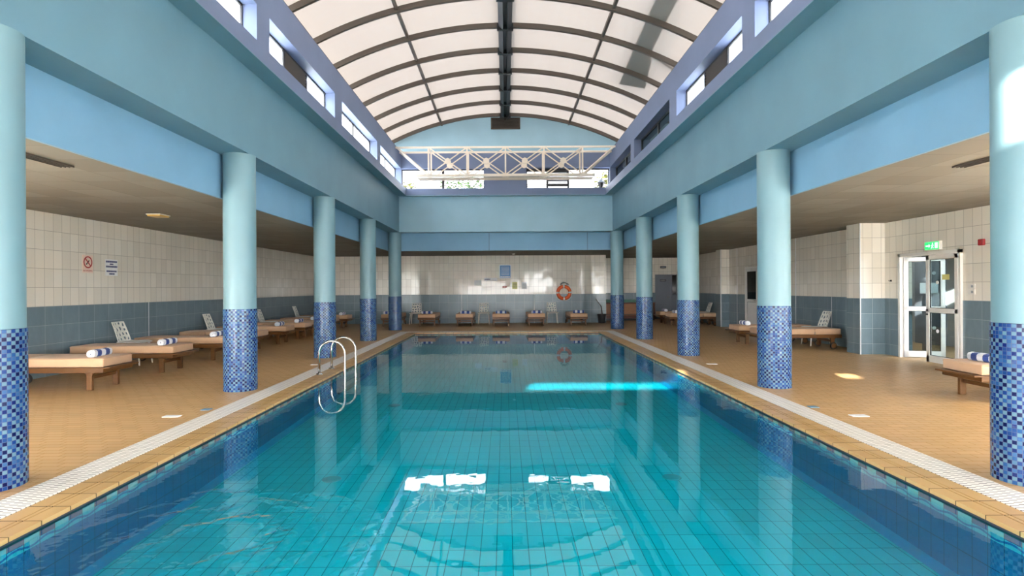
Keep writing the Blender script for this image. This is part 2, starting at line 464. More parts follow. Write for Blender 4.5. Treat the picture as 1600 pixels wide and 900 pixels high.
w = MB().box(x0+.001, x1-.001, PY0+.001, PY1-.001, WATER-.0005, WATER)
w.b.free(); w.b = bmesh.new()
w.b.faces.new([w.b.verts.new(p) for p in ((x0, PY0, WATER), (x1, PY0, WATER), (x1, PY1, WATER), (x0, PY1, WATER))])
wo_ = w.done('pool_water', M['water'])
if wo_.data.polygons[0].normal.z < 0: wo_.data.flip_normals()
tag(wo_, 'clear turquoise water filling the swimming pool', 'water', kind='stuff')

# ladder
lad = thing('pool_ladder', 'stainless steel pool ladder with two arched rails on the left pool edge', 'ladder', (-3.27, 10.45, 0))
for y in (-.36, .36):
    p = [(0, y, 0), (0, y, .36)]
    for k in range(1, 12):
        a = PI-PI*k/12; p.append((.225+.225*math.cos(a), y, .36+.225*math.sin(a)))
    p += [(.45, y, .36), (.45, y, .1), (.45, y, -.22)]
    for k in range(1, 6):
        a = PI/2*k/5; p.append((.45-.12*(1-math.cos(a)), y, -.22-.12*math.sin(a)))
    MB().tube(p, .021, 14).done('rail', M['steel'], lad, True)
    MB().lathe([(.021, .02), (.05, .016), (.055, 0)], 20).done('base_flange', M['steel'], lad, True, loc=(0, y, .002))
for z in (-.10, -.19, -.28): MB().box(.40, .49, -.36, .36, z-.012, z+.012, .006).done('rung', M['grey'], lad)

# small cover tiles set in the deck
for i, (x, y, mk, lb) in enumerate(((-3.95, 6.81, 'paper', 'small white cover tile on the left deck near the ladder side grating'),
        (-3.74, 7.19, 'markblue', 'small blue marker tile beside the left grating'),
        (3.80, 7.13, 'markblue', 'small blue marker tile beside the right grating'),
        (4.06, 6.63, 'paper', 'small white cover tile lying on the right deck'),
        (-3.75, 11.37, 'paper', 'pale marker tile on the left deck behind the ladder'),
        (3.98, 11.12, 'paper', 'pale marker tile on the right deck by the third column'))):
    k_ = .055 if mk == 'markblue' else .095
    m = MB().box(-k_, k_, -.05, .05, 0, .008, .003)
    o = m.done('deck_marker_tile', M[mk], loc=(x, y, 0)); tag(o, lb, 'tile', 'marker tiles in the deck')

# ------------------------------------------------------------------ columns
names = ['nearest', 'second', 'third', 'fourth', 'farthest']
CY = [4.42, 8.62, 12.66, 16.66, 20.72]
def column(x, y, lab):
    t = thing('column', lab, 'column', (x, y, 0), 0, 'round columns along the pool', 'thing')
    prof = [(.228, 1.2), (.228, 3.5)]
    MB().lathe(prof, 64).done('shaft', M['colpaint'], t, True)
    m = MB().lathe([(.18, 1.208), (.233, 1.208), (.2375, 1.204), (.2375, 0), (.18, 0)], 64)
    m.done('mosaic_base', M['mosaic'], t, True, .5)
    return t
for i, y in enumerate(CY):
    column(XC-4.0, y, f'{names[i]} round column on the left with pale shaft and blue mosaic base')
    column(XC+3.99, y, f'{names[i]} round column on the right with pale shaft and blue mosaic base')

# ------------------------------------------------------------------ nave shell
for side, s in (('left', -1), ('right', 1)):
    X = lambda d: XC+s*d
    struct(MB().box(X(3.80), X(4.30), YN, YF+.52, 3.5, 4.78).box(X(3.5), X(3.82), YN, YF-.25, 4.75, 4.762).done('wall_%s_fascia' % side, M['fascia']), f'pale blue fascia beam on the {side}')
    struct(MB().box(X(4.242), X(4.285), YN, YF+.50, CEIL-.006, 3.5).done('wall_%s_lower_beam' % side, M['beam']), f'sky blue lower beam on the {side}')
    m = MB()
    m.box(X(3.5), X(4.26), YN, YF-.26, 4.76, 5.0)
    m.box(X(3.7), X(3.98), YN, YF, 5.74, 6.30)
    for a, b in ((YN, -2.6), (.55, .98), (4.55, 4.98), (8.56, 9.02), (12.48, 13.02), (16.6, 17.04), (20.40, 20.5)):
        m.box(X(3.7), X(3.98), a, b, 5.0, 5.74)
    struct(m.done('wall_%s_upper' % side, M['lilac']), f'lilac clerestory wall on the {side}')
# far end
m = MB().box(XC-3.80, XC+3.80, YF, YF+.53, 3.5, 4.78).box(XC-3.8, XC+3.8, YF-.26, YF+.02, 4.75, 4.762); struct(m.done('wall_far_fascia', M['gable']), 'pale blue fascia across the far end')  # lighter gable paint here stands in for brighter light at the far end
m = MB().box(XC-4.24, XC+4.24, YF+.465, YF+.51, CEIL-.006, 3.5); struct(m.done('wall_far_lower_beam', M['beam']), 'sky blue lower beam across the far end')
MB().box(XC-.62, XC-.606, YF+.4635, YF+.466, CEIL, 3.5).done('trim_1', M['lip'])['kind'] = 'structure'
MB().box(XC+2.96, XC+2.974, YF+.4635, YF+.466, CEIL, 3.5).done('trim_2', M['lip'])['kind'] = 'structure'
m = MB(); m.box(XC-4.2, XC+4.2, YF-.26, YF+.5, 4.76, 5.0)
m.box(XC-4.2, XC+4.2, YF-.05, YF+.25, 5.76, 6.28)
m.box(XC-.76, XC+.74, YF-.05, YF+.25, 5.0, 5.76)
struct(m.done('wall_far_upper', M['lilac']), 'lilac wall between the far windows')
RR = 8.75; ZC = 7.50-RR       # vault radius (rib underside) and centre height
def arc(r, x0, x1, n=40):
    return [(XC+x0+(x1-x0)*k/n, ZC+math.sqrt(r*r-(x0+(x1-x0)*k/n)**2)) for k in range(n+1)]
def arch_poly(mb, r, xa, xb, zb, y0, y1):
    top = arc(r, xa, xb); pts = [(x, y0, z) for x, z in top]+[(top[-1][0], y0, zb), (top[0][0], y0, zb)]
    return mb.poly(pts, (0, y1-y0, 0))
struct(arch_poly(MB(), RR+.17, -4.3, 4.3, 6.28, YF-.04, YF+.2).done('wall_far_gable', M['gable']), 'pale blue curved gable wall')
# wall behind the viewer: glazed below, solid above, with added slots shaped to cast the sun patches
SUN = Vector((.25, 1., -.35)).normalized()
def back(p):
    k = (p[1]-YN)/SUN.y; return (p[0]-SUN.x*k, p[2]-SUN.z*k)
def slot(px0, px1, py0, py1, pz):
    a = back((px0, py0, pz)); b = back((px1, py1, pz)); return (a[0], b[0], min(a[1], b[1]), max(a[1], b[1]))
a = back((3.70, 4.2, 2.62)); b = back((3.70, 4.2, 3.12))
ax_ = a[0]
slots = [ (back((.55, 11.6, -.415))[0], back((3.5, 11.6, -.415))[0], back((1, 10.85, -.415))[1], back((1, 11.5, -.415))[1]),
          (ax_+.05, ax_+.42, a[1], b[1]),
          (ax_-.17, ax_-.05, a[1]+.05, a[1]+.13), (ax_-.17, ax_-.05, a[1]+.16, a[1]+.26), (ax_-.17, ax_-.05, a[1]+.29, a[1]+.39),
          (back((5.25, 9.55, 0))[0], back((5.82, 9.55, 0))[0], back((5.5, 9.36, 0))[1], back((5.5, 9.76, 0))[1]) ]
def wall_with_holes(mb, X0, X1, Z0, Z1, y0, y1, holes):
    xs = sorted({X0, X1, *[h for q in holes for h in q[:2]]}); zs = sorted({Z0, Z1, *[h for q in holes for h in q[2:]]})
    for xa, xb in zip(xs, xs[1:]):
        run = None
        for za, zb in zip(zs, zs[1:]):
            cx, cz = (xa+xb)/2, (za+zb)/2
            hole = any(h[0] < cx < h[1] and h[2] < cz < h[3] for h in holes)
            if not hole:
                run = (run[0], zb) if run else (za, zb)
            if hole and run: mb.box(xa, xb, y0, y1, *run); run = None
        if run: mb.box(xa, xb, y0, y1, *run)
    return mb
nx = 4.2
m = MB()
holes = list(slots)
holes += [(-7.9, -4.3, .1, 2.6), (4.5, 8.15, .1, 2.6), (-3.9, -.1, .9, 2.5), (.15, 2.1, .9, 2.5), (2.3, 3.9, .9, 2.5)]
wall_with_holes(m, LX-.3, RX+.3, 0, 6.28, YN-.02, YN, holes)
struct(m.done('wall_near', M['fascia']), 'wall behind the viewer')
struct(arch_poly(MB(), RR+.17, -4.3, 4.3, 6.28, YN-.2, YN).done('wall_near_gable', M['gable']), 'gable behind the viewer')
for i, h in enumerate(holes[len(slots):]):
    wn = thing('window_%d' % (20+i), None, None); wn['kind'] = 'structure'
    fr = MB(); n = 4
    for k in range(n+1):
        x = h[0]+(h[1]-h[0])*k/n; fr.box(x-.03, x+.03, YN-.06, YN+.02, h[2], h[3])
    for z in (h[2], (h[2]+h[3])/2, h[3]): fr.box(h[0], h[1], YN-.06, YN+.02, z-.025, z+.025)
    if h[0] < 2: MB().box(h[0], h[1], YN-.03, YN-.02, 1.55, h[3]).done('pane', M['added_frost_nave' if abs(h[0]+h[1]) < 5 else 'frost_fill'], wn)  # frosted upper panes added to stop direct sun and spread fill light
    fr.done('window_frame', M['white_al'], wn)

def added_side_glazing(n, x0, x1, y0, y1, z0, z1):  # out-of-view side windows, added to brighten the aisles
    o = thing('window_%d' % n, 'unseen frosted window added beside the viewer to light the aisle', None, kind='structure')
    MB().box(x0, x1, y0, y1, z0, z1).done('pane', M['frost_fill'], o)
    fr = MB()
    if y1-y0 > .2:
        k = int((y1-y0)/1.2)
        for i in range(k+1): fr.box(x0-.03, x1+.03, y0+(y1-y0)*i/k-.03, y0+(y1-y0)*i/k+.03, z0, z1)
        for z in (z0, z1): fr.box(x0-.03, x1+.03, y0, y1, z-.03, z+.03)
    fr.done('window_frame', M['white_al'], o)  # frame of the added side window
added_side_glazing(30, LX-.16, LX-.15, -2.6, 6.0, .3, 2.6)
added_side_glazing(31, RX+.12, RX+.13, -2.6, 7.6, .3, 2.6)

# ------------------------------------------------------------------ roof vault
roof = thing('roof', 'curved translucent cream roof on brown steel ribs', None, kind='structure')
YR = 20.17; PITCH = 1.372
ribs = [YR-PITCH*k for k in range(18)]
for y in ribs:
    top = arc(RR+.115, -4.25, 4.25); bot = arc(RR, -4.25, 4.25)
    mb = MB(); mb.poly([(x, y-.03, z) for x, z in bot]+[(x, y-.03, z) for x, z in top[::-1]], (0, .065, 0))
    mb.done('rib', M['rib'], roof)
Y0R, Y1R = YN-.2, YF+.25
def sheet(mb, xa, xb, r, ya, yb, n=20):
    t = arc(r, xa, xb, n)
    A = [mb.b.verts.new((x, ya, z)) for x, z in t]; B = [mb.b.verts.new((x, yb, z)) for x, z in t]
    for k in range(n): mb.b.faces.new((A[k], A[k+1], B[k+1], B[k]))
edges = [Y1R]+[y for y in ribs]+[Y0R]
for xa, xb in ((-4.35, -.12), (.12, 4.35)):
    for yb, ya in zip(edges, edges[1:]):
        mb = MB(); sheet(mb, xa, xb, RR+.125, ya, yb); mb.done('roof_panel', M['panel'], roof)
for sx in (-1, 1):
    z = ZC+math.sqrt((RR+.09)**2-2.25**2)
    MB().box(XC+sx*2.25-.03, XC+sx*2.25+.03, Y0R, YF-.05, z-.045, z+.03).done('purlin', M['rib'], roof)
mb = MB()
mb.poly([(XC-.17, Y0R, 7.72), (XC-.15, Y0R, 7.52), (XC-.05, Y0R, 7.44), (XC-.035, Y0R, 7.55), (XC+.035, Y0R, 7.55), (XC+.05, Y0R, 7.44), (XC+.15, Y0R, 7.52), (XC+.17, Y0R, 7.72)], (0, YF-.05-Y0R, 0))
mb.done('ridge_beam', M['ridge'], roof)
for y in ribs:
    if y < 10: continue
    MB().box(XC-.19, XC+.19, y-.045, y+.05, 7.44, 7.60, .01).done('ridge_clamp', M['ridge'], roof)
struct(MB().box(XC-4.4, XC-3.72, YN, YF+.2, 6.26, 6.34).done('trim_3', M['rib']))
struct(MB().box(XC+3.72, XC+4.4, YN, YF+.2, 6.26, 6.34).done('trim_4', M['rib']))
# grey duct lying over the right flank of the roof, seen through the sheets
duct = thing('roof_duct', 'grey duct lying outside on the right side of the translucent roof', 'duct')
zt = lambda x: ZC+math.sqrt((RR+.14)**2-x*x)
pth = []
mb = MB()
def slab(mb, pts):  # quads on the roof surface, 0.25 m thick
    for q in pts:
        mb.poly([(XC+x, y, zt(x)) for x, y in q], (0.06, 0, .26))
slab(mb, [[(2.92, 10.9), (3.30, 10.9), (3.42, 13.75), (3.02, 13.75)]])
mb.done('duct_run', M['grey'], duct)
mb = MB(); slab(mb, [[(3.02, 13.75), (3.5, 13.75), (3.75, 15.4), (3.12, 15.8)]]); mb.done('duct_elbow', M['grey'], duct)
mb = MB(); slab(mb, [[(3.5, 13.5), (4.1, 13.7), (4.1, 13.8), (3.5, 13.62)]]); mb.done('duct_bracket', M['grey'], duct)

# ------------------------------------------------------------------ clerestory windows
wn_no = [0]
def win_side(s, ya, yb, kind):
    wn_no[0] += 1
    o = thing('window_%d' % wn_no[0], f'clerestory window {"left" if s < 0 else "right"} wall', None, kind='structure')
    xg = XC+s*3.94; z0, z1 = 4.98, 5.76
    fr = MB()
    n = 3 if kind == 'louvre' else 2
    for k in range(n+1):
        y = ya+(yb-ya)*k/n
        fr.box(xg-.03, xg+.03, y-.03, y+.03, z0, z1)
    fr.box(xg-.03, xg+.03, ya, yb, z1-.06, z1); fr.box(xg-.03, xg+.03, ya, yb, z0, z0+.06)
    fr.done('window_frame', M['dark_al'], o)
    for k in range(n):
        a, b = ya+(yb-ya)*k/n+.03, ya+(yb-ya)*(k+1)/n-.03
        if kind == 'louvre' and k == 1:
            lv = MB(); z = z0+.06
            while z < z1-.08:
                lv.box(-.045, .045, a, b, -.004, .004, M4=Matrix.Translation((xg, 0, z+.03)) @ Matrix.Rotation(s*.9, 4, 'Y')); z += .055
            lv.done('louvre', M['rib'], o)
            MB().box(xg+s*.045, xg+s*.06, a, b, z0, z1).done('louvre_back', M['dark_al'], o)
        else:
            MB().box(xg-.004, xg+.004, a, b, z0+.05, z1-.05).done('pane', M['darkglass' if kind == 'dark' else 'frost'], o)
    return o
BAYS = [(-2.6, .55), (.98, 4.55), (4.98, 8.56), (9.02, 12.48), (13.02, 16.6), (17.04, 20.4)]
for k, (ya, yb) in enumerate(BAYS):
    win_side(-1, ya, yb, 'louvre' if k in (3, 1) else 'plain')
for k, (ya, yb) in enumerate(BAYS):
    win_side(1, ya, yb, 'louvre' if k in (3, 1) else ('dark' if k > 3 else 'plain'))
# dark backing walls outside the two dark right windows
struct(MB().box(XC+5.2, XC+5.3, 12.4, 21.5, 4.4, 6.4).done('wall_outer', M['slate']), 'neighbouring dark wall outside the right windows')
# far windows
def win_far(xa, xb, label):
    wn_no[0] += 1
    o = thing('window_%d' % wn_no[0], label, None, kind='structure'); yg = YF+.22
    fr = MB(); z0, z1 = 4.98, 5.79
    for x in (xa, (xa+xb)/2, xb): fr.box(x-.045, x+.045, yg-.03, yg+.03, z0, z1)
    fr.box(xa, xb, yg-.03, yg+.03, z1-.07, z1); fr.box(xa, xb, yg-.03, yg+.03, z0, z0+.05)
    fr.done('window_frame', M['dark_al'], o)
    return o, yg, z0, z1
o, yg, z0, z1 = win_far(XC-3.74, XC-.74, 'wide far window left of the pier')
for a, b in ((XC-3.7, XC-2.28), (XC-2.2, XC-.78)): MB().box(a, b, yg-.003, yg-.002, z0, z1-.05).done('pane', M['farglass'], o)
wn_no[0] += 1
o = thing('window_%d' % wn_no[0], 'far window right of the pier, half louvred', None, kind='structure')
fr = MB()
for x in (.75, 1.50, 2.25, 3.72): fr.box(XC+x-.035, XC+x+.035, yg-.03, yg+.03, z0, z1)
fr.box(XC+.75, XC+3.72, yg-.03, yg+.03, z1-.07, z1); fr.box(XC+.75, XC+3.72, yg-.03, yg+.03, z0, z0+.05)
fr.done('window_frame', M['dark_al'], o)
MB().box(XC+2.28, XC+3.69, yg-.003, yg-.002, z0, z1-.05).done('pane', M['farglass'], o)
MB().box(XC+.78, XC+2.22, yg+.035, yg+.036, z0, z1-.05).done('pane', M['farglass'], o)
lv = MB()
for z, h in ((5.66, .10), (5.555, .05), (5.47, .05), (5.38, .045), (5.185, .02), (5.125, .02), (5.06, .02)): lv.box(XC+.785, XC+1.465, yg-.02, yg+.02, z, z+h)
lv.done('louvre', M['rib'], o)
lv = MB()
for z, h in ((5.62, .14), (5.50, .11), (5.385, .10), (5.315, .045), (5.265, .03), (5.13, .10)): lv.box(XC+1.535, XC+2.215, yg-.02, yg+.02, z, z+h)
lv.done('louvre', M['dark_al'], o)
# gable vent
gv = thing('gable_vent', 'brown louvred vent high on the curved far gable', 'vent', (XC+.01, YF-.05, 7.12))
MB().box(-.5, .5, -.02, .01, 0, .40).done('backing', M['dark_al'], gv)
fr = MB()
for q in ((-.52, .52, 0, .03), (-.52, .52, .37, .40), (-.52, -.47, 0, .4), (.47, .52, 0, .4)): fr.box(q[0], q[1], -.06, 0, q[2], q[3])
fr.done('frame', M['rib'], gv)
for k in range(7):
    MB().box(-.48, .48, -.035, .035, -.004, .004, M4=Matrix.Translation((0, -.03, .06+.048*k)) @ Matrix.Rotation(.7, 4, 'X')).done('slat', M['rib'], gv)

# ------------------------------------------------------------------ truss
tr = thing('lattice_footbridge', 'cream steel lattice truss bridge spanning the hall at the far end', 'truss', (XC, 19.3, 0))
ZT, ZB, DY = 6.21, 5.29, .70
for y in (0, DY):
    MB().box(-3.685, 3.685, y-.028, y+.028, ZT-.03, ZT+.03).done('top_chord', M['truss'], tr)
    MB().box(-3.0, 3.0, y-.024, y+.024, ZB-.028, ZB+.028).done('bottom_chord', M['truss'], tr)
    xs = [-2.58, -1.29, 0, 1.29, 2.58]
    for x in xs: MB().box(x-.026, x+.026, y-.026, y+.026, ZB, ZT).done('upright', M['truss'], tr)
    for s in (-1, 1):
        MB().tube([(s*3.64, y, ZT), (s*2.58, y, ZB)], .032, 4).done('end_brace', M['truss'], tr)
    for a, b in zip(xs, xs[1:]):
        MB().tube([(a, y-.008, ZT), (b, y-.008, ZB)], .022, 4).done('diagonal_brace', M['truss'], tr)
        MB().tube([(a, y+.008, ZB), (b, y+.008, ZT)], .022, 4).done('diagonal_brace', M['truss'], tr)
        MB().lathe([(0, -.03), (.105, -.03), (.105, .03), (0, .03)], 8, Matrix.Translation(((a+b)/2, y, (ZB+ZT)/2)) @ Matrix.Rotation(PI/2, 4, 'X')).done('gusset_plate', M['truss'], tr)
for x in (-3.6, -2.58, 0, 2.58, 3.6): MB().box(x-.02, x+.02, 0, DY, ZT-.02, ZT+.02).done('cross_tie', M['truss'], tr)
g = MB()
for k in range(121):
    x = -2.98+5.96*k/120; g.box(x-.011, x+.011, 0, DY, ZB-.05, ZB-.03)
for y in (.02, DY/2, DY-.02): g.box(-3, 3, y-.018, y+.018, ZB-.06, ZB-.028)
g.done('walkway_grating', M['truss'], tr)

# ------------------------------------------------------------------ aisle walls and ceilings
c = MB()
c.box(LX-.3, XC-4.28, YN, 27.2, CEIL, 3.1); c.box(XC+4.28, RX+.3, YN, 27.2, CEIL, 3.1)
c.box(XC-4.28, XC+4.28, YF+.505, 27.2, CEIL, 3.1)
struct(c.done('ceiling', M['ceil']), 'low beige tiled aisle ceiling')
struct(MB().box(LX-.3, LX, 6.0, FY+.2, 1.22, CEIL).box(LX-.3, LX, YN, 6.0, 2.6, CEIL).box(LX-.3, LX, YN, -2.6, 1.22, CEIL).done('wall_left', M['tile_side']), 'white tiled left wall')
struct(MB().box(LX-.3, LX+.006, 6.0, FY+.2, 0, 1.22).box(LX-.3, LX, YN, 6.0, 0, .3).done('wall_left_dado', M['dado_side']), 'blue grey tiled dado on the left wall')
struct(MB().box(LX-.3, 4.26, FY, FY+.25, 1.22, CEIL).done('wall_far', M['tile_far']), 'white tiled far wall')
struct(MB().box(LX-.3, 4.264, FY-.006, FY+.25, 0, 1.22).done('wall_far_dado', M['dado_far']), 'blue grey tiled dado on the far wall')
# white expansion joints
def joint(n, *b): struct(MB().box(*b).done('trim_%d' % n, M['paper']))
joint(5, -1.86, -1.845, FY-.010, FY, 0, 1.22); joint(6, 1.22, 1.235, FY-.010, FY, 0, 1.22)
joint(7, LX, LX+.010, 12.9, 12.915, 0, 1.22); joint(8, LX, LX+.010, 17.8, 17.815, 0, 1.22)
# right wall pieces: wall holes at the two doors
D1 = (10.42, 12.08); D2 = (17.9, 19.8)
for nm, z0, z1, mat, off in (('wall_right', 1.22, CEIL, M['tile_side'], 0), ('wall_right_dado', 0, 1.22, M['dado_side'], .006)):
    m = MB(); xr = RX-off
    for a, b in ((7.6, D1[0]), (D1[1], D2[0]), (D2[1], 27.2)): m.box(xr, RX+.25, a, b, z0, z1)
    m.box(xr, RX+.25, YN, 7.6, *((2.6, z1) if z1 > 2 else (0, .3)))
    if z1 > 2:
        m.box(xr, RX+.25, *D1, 2.15, z1); m.box(xr, RX+.25, *D2, 2.15, z1)
    struct(m.done(nm, mat), 'tiled right wall')
def pier(nm, x0, y0, y1):
    for (za, zb, ms, mf, o) in ((1.22, CEIL, 'tile_side', 'tile_far', 0), (0, 1.22, 'dado_side', 'dado_far', .004)):
        struct(MB().box(x0-o, RX+.1, y0+.002, y1, za, zb).done(nm, M[ms]))
        struct(MB().box(x0-o, RX+.1, y0-o, y0+.02, za, zb).done(nm+'_front', M[mf]))
    struct(MB().box(x0-.012, x0+.006, y0-.012, y0+.006, 0, CEIL).done('trim_'+str(20+int(y0)), M['paper']))
pier('wall_right_pier_near', 7.74, 12.56, 13.06); pier('wall_right_pier_far', 7.97, 21.3, 21.8)
joint(9, RX-.012, RX, 16.4, 16.42, 0, CEIL); joint(10, RX-.012, RX, 20.55, 20.57, 0, CEIL); joint(11, RX-.012, RX, 14.6, 14.615, 0, 1.22)
# recess at the far right
m = MB(); m.box(4.0, 4.26, FY+.25, 27.2, 1.22, CEIL); struct(m.done('wall_recess_side', M['tile_side']))
struct(MB().box(4.0, 4.264, FY+.25, 27.2, 0, 1.22).done('wall_recess_side_dado', M['dado_side']))
DD = (7.02, 8.06)
for nm, z0, z1, mat, off in (('wall_recess', 1.22, CEIL, M['tile_far'], 0), ('wall_recess_dado', 0, 1.22, M['dado_far'], .006)):
    m = MB()
    m.box(4.0, DD[0], 27.0-off, 27.25, z0, z1); m.box(DD[1], RX+.25, 27.0-off, 27.25, z0, z1)
    if z1 > 2: m.box(*DD, 27.0, 27.25, 2.07, z1)
    struct(m.done(nm, mat))

# doors
d = thing('door_1', 'grey flush door with glazed side panel in the far right recess', None, (7.02, 27.0, 0), kind='structure')
MB().box(.03, .74, .03, .08, 0, 2.04, .005).done('leaf', M['slate'], d)
fr = MB(); fr.box(0, .03, 0, .12, 0, 2.07); fr.box(.74, .80, 0, .12, 0, 2.07); fr.box(1.0, 1.04, 0, .12, 0, 2.07); fr.box(0, 1.04, 0, .12, 2.04, 2.07); fr.box(.8, 1., 0, .12, 1.08, 1.14)
fr.done('frame', M['slate'], d)
MB().box(.8, 1., .05, .06, 1.14, 2.04).done('side_pane', M['darkglass'], d); MB().box(.8, 1., .04, .07, 0, 1.08).done('side_panel', M['slate'], d)
MB().box(0, 1.04, .2, .25, 0, 2.07).done('door_back', M['black'], d)
MB().tube([(.66, .02, 1.02), (.66, -.03, 1.02), (.56, -.03, 1.02)], .01, 8).done('handle', M['steel'], d)
for nm, lb, z, mat in (('door_sign', 'small dark sign on the grey far right door', 1.80, 'black'), ('wall_sign', 'small dark sign on tiles above the grey far door', 2.42, 'black')):
    s = thing(nm, lb, 'sign', (7.40, 27.0-(.0 if z > 2 else -.03), z))
    MB().box(-.14, .14, -.012, 0, -.05, .05, .003).done('plate', M[mat], s)
    b = MB()
    for k in range(6): b.box(-.11+.037*k, -.085+.037*k, -.014, -.012, -.02, .02)
    b.done('lettering', M['grey'], s)

def glazed_leaf(name, par, w, h, mat_lower=None, rot=0., loc=(0, 0, 0)):
    """leaf hinged at local origin, extends along +y; thickness in x"""
    o = MB()
    st = .085
    o.box(-.025, .025, 0, st, .01, h, .006); o.box(-.025, .025, w-st, w, .01, h, .006)
    o.box(-.025, .025, 0, w, h-st, h, .006); o.box(-.025, .025, 0, w, .01, .01+.13, .006); o.box(-.025, .025, 0, w, .97, 1.06, .006)
    lf = o.done(name, M['white_al'], par, loc=loc, rotz=rot)
    MB().box(-.004, .004, st, w-st, 1.06, h-st).done('pane', M['frost_door'] if not mat_lower else M['darkglass'], lf)
    MB().box(-.004, .004, st, w-st, .14, .97).done('pane' if not mat_lower else 'lower_panel', mat_lower or M['frost_door'], lf)
    gk = MB()
    for za, zb in ((.14, .97), (1.06, h-st)):
        for q in ((st, st+.008, za, zb), (w-st-.008, w-st, za, zb), (st, w-st, za, za+.008), (st, w-st, zb-.008, zb)): gk.box(-.012, .012, *q)
    gk.done('gasket', M['rubber'], lf)
    return lf
d = thing('door_2', 'white aluminium double glass door under the green exit sign', None, (RX, D1[0], 0), kind='structure')
W = D1[1]-D1[0]
fr = MB(); fr.box(-.05, .10, 0, .06, 0, 2.15); fr.box(-.05, .10, W-.06, W, 0, 2.15); fr.box(-.05, .10, 0, W, 2.09, 2.15)
fr.done('frame', M['white_al'], d)
lf = glazed_leaf('leaf', d, .80, 2.08, loc=(-.03, .05, 0))
for z in (.62, 1.55):
    MB().lathe([(0, .004), (.035, .004), (.035, 0)], 20, Matrix.Rotation(-PI/2, 4, 'Y')).done('sticker', M['paper'], lf, loc=(-.006, .52, z))
MB().box(-.009, -.005, .22, .40, 1.60, 1.70).done('notice', M['yellow'], lf)
MB().box(-.05, -.02, .74, .77, 1.0, 1.03).done('lock', M['black'], lf); MB().box(-.05, -.02, .74, .77, .92, .95).done('lock', M['black'], lf)
lf = glazed_leaf('leaf', d, .74, 2.08, loc=(.02, W-.07, 0), rot=-PI/2-.28)
MB().box(-.009, -.005, .30, .62, 1.33, 1.55).done('notice', M['paper'], lf)
b = MB()
for k in range(3): b.box(-.011, -.009, .36, .58-.05*k, 1.38+.05*k, 1.395+.05*k)
b.done('notice_lettering', M['navy'], lf)
for z in (.62, 1.75): MB().lathe([(0, .004), (.035, .004), (.035, 0)], 20, Matrix.Rotation(-PI/2, 4, 'Y')).done('sticker', M['paper'], lf, loc=(-.006, .55, z))
for z in (.2, 1.05, 1.9): MB().box(-.06, -.04, W-.075, W-.045, z-.06, z+.06, .008).done('hinge', M['white_al'], d)
d = thing('door_3', 'white double door with dark upper panes behind the second right column', None, (RX, D2[0], 0), kind='structure')
W = D2[1]-D2[0]
fr = MB(); fr.box(-.05, .10, 0, .06, 0, 2.15); fr.box(-.05, .10, W-.06, W, 0, 2.15); fr.box(-.05, .10, 0, W, 2.09, 2.15); fr.done('frame', M['white_al'], d)
glazed_leaf('leaf', d, .88, 2.08, M['white_al'], loc=(-.02, .06, 0)); glazed_leaf('leaf', d, .88, 2.08, M['white_al'], loc=(-.02, .95, 0))
MB().tube([(-.045, .98, 1.02), (-.09, .98, 1.02), (-.09, 1.09, 1.02)], .010, 8).done('handle', M['steel'], d)
MB().box(.3, .34, -.2, W+.2, 0, 2.3).done('door_back', M['slate'], d)
# passage beyond the open door
m = MB(); m.box(RX+2.6, RX+2.7, 8.5, 16.5, 0, 2.9); m.box(RX+.25, RX+2.7, 16.4, 16.5, 0, 2.9)
m.box(RX+.25, RX+2.7, 9.7, 16.5, 2.9, 3.0); m.box(RX+.25, RX+2.7, 8.4, 8.5, 0, 3.0)  # unseen roof stops short, a gap added to let daylight into the passage
struct(m.done('wall_passage', M['outwall']), 'pale wall of the passage beyond the glass door')
m = MB(); m.box(RX+1.35, RX+1.45, 13.2, 13.32, 0, 2.6); m.box(RX+2.45, RX+2.6, 14.2, 15.1, 0, 2.1)
struct(m.done('trim_12', M['slate']))

# ------------------------------------------------------------------ signs and fittings
e = thing('exit_sign', 'lit green exit sign with running figure above the white glass door', 'sign', (RX, 11.10, 2.175))
MB().box(-.06, 0, -.19, .19, 0, .17, .006).done('housing', M['white_al'], e)
MB().box(-.064, -.059, -.18, .18, .012, .158).done('lit_panel', M['exitgreen'], e)
pic = MB(); q = -.067
pic.box(q, q+.003, -.165, -.085, .03, .14)     # doorway
pic.box(q, q+.003, .05, .15, .072, .098); pic.poly([(q, .03, .085), (q, .07, .125), (q, .07, .045)], (.003, 0, 0))
pic.lathe([(0, 0), (.014, 0), (.014, .003), (0, .003)], 12, Matrix.Translation((q, -.03, .128)) @ Matrix.Rotation(PI/2, 4, 'Y'))
for a, b in (((-.03, .11), (-.02, .07)), ((-.02, .07), (.005, .03)), ((-.02, .07), (-.05, .05)), ((-.05, .05), (-.045, .03)), ((-.03, .105), (-.06, .085)), ((-.03, .105), (.0, .085))):
    pic.tube([(q, *a), (q, *b)], .007, 6)
pic.done('pictogram', M['exitwhite'], e)
o = thing('fire_alarm', 'red fire alarm sounder high on the tiles beside the nearest right column', 'alarm', (RX, 9.98, 2.24))
MB().box(-.05, 0, -.06, .06, -.055, .055, .015, 3).done('body', M['red'], o); MB().box(-.054, -.05, -.03, .03, -.03, .03, .002).done('face', M['redink'], o)
for z, lb in ((1.475, 'upper ivory switch plate on the tiles right of the glass door'), (1.375, 'lower ivory switch plate on the tiles right of the glass door')):
    o = thing('light_switch', lb, 'switch', (RX, 10.22, z), 0, 'switch plates beside the glass door')
    MB().box(-.012, 0, -.075, .075, -.042, .042, .004).done('plate', M['plate'], o); MB().box(-.02, -.012, -.04, .0, -.022, .022, .003).done('rocker', M['grey'], o)
o = thing('wall_hook', 'small dark hook on the tiles left of the glass door', 'hook', (RX, 12.36, 1.6))
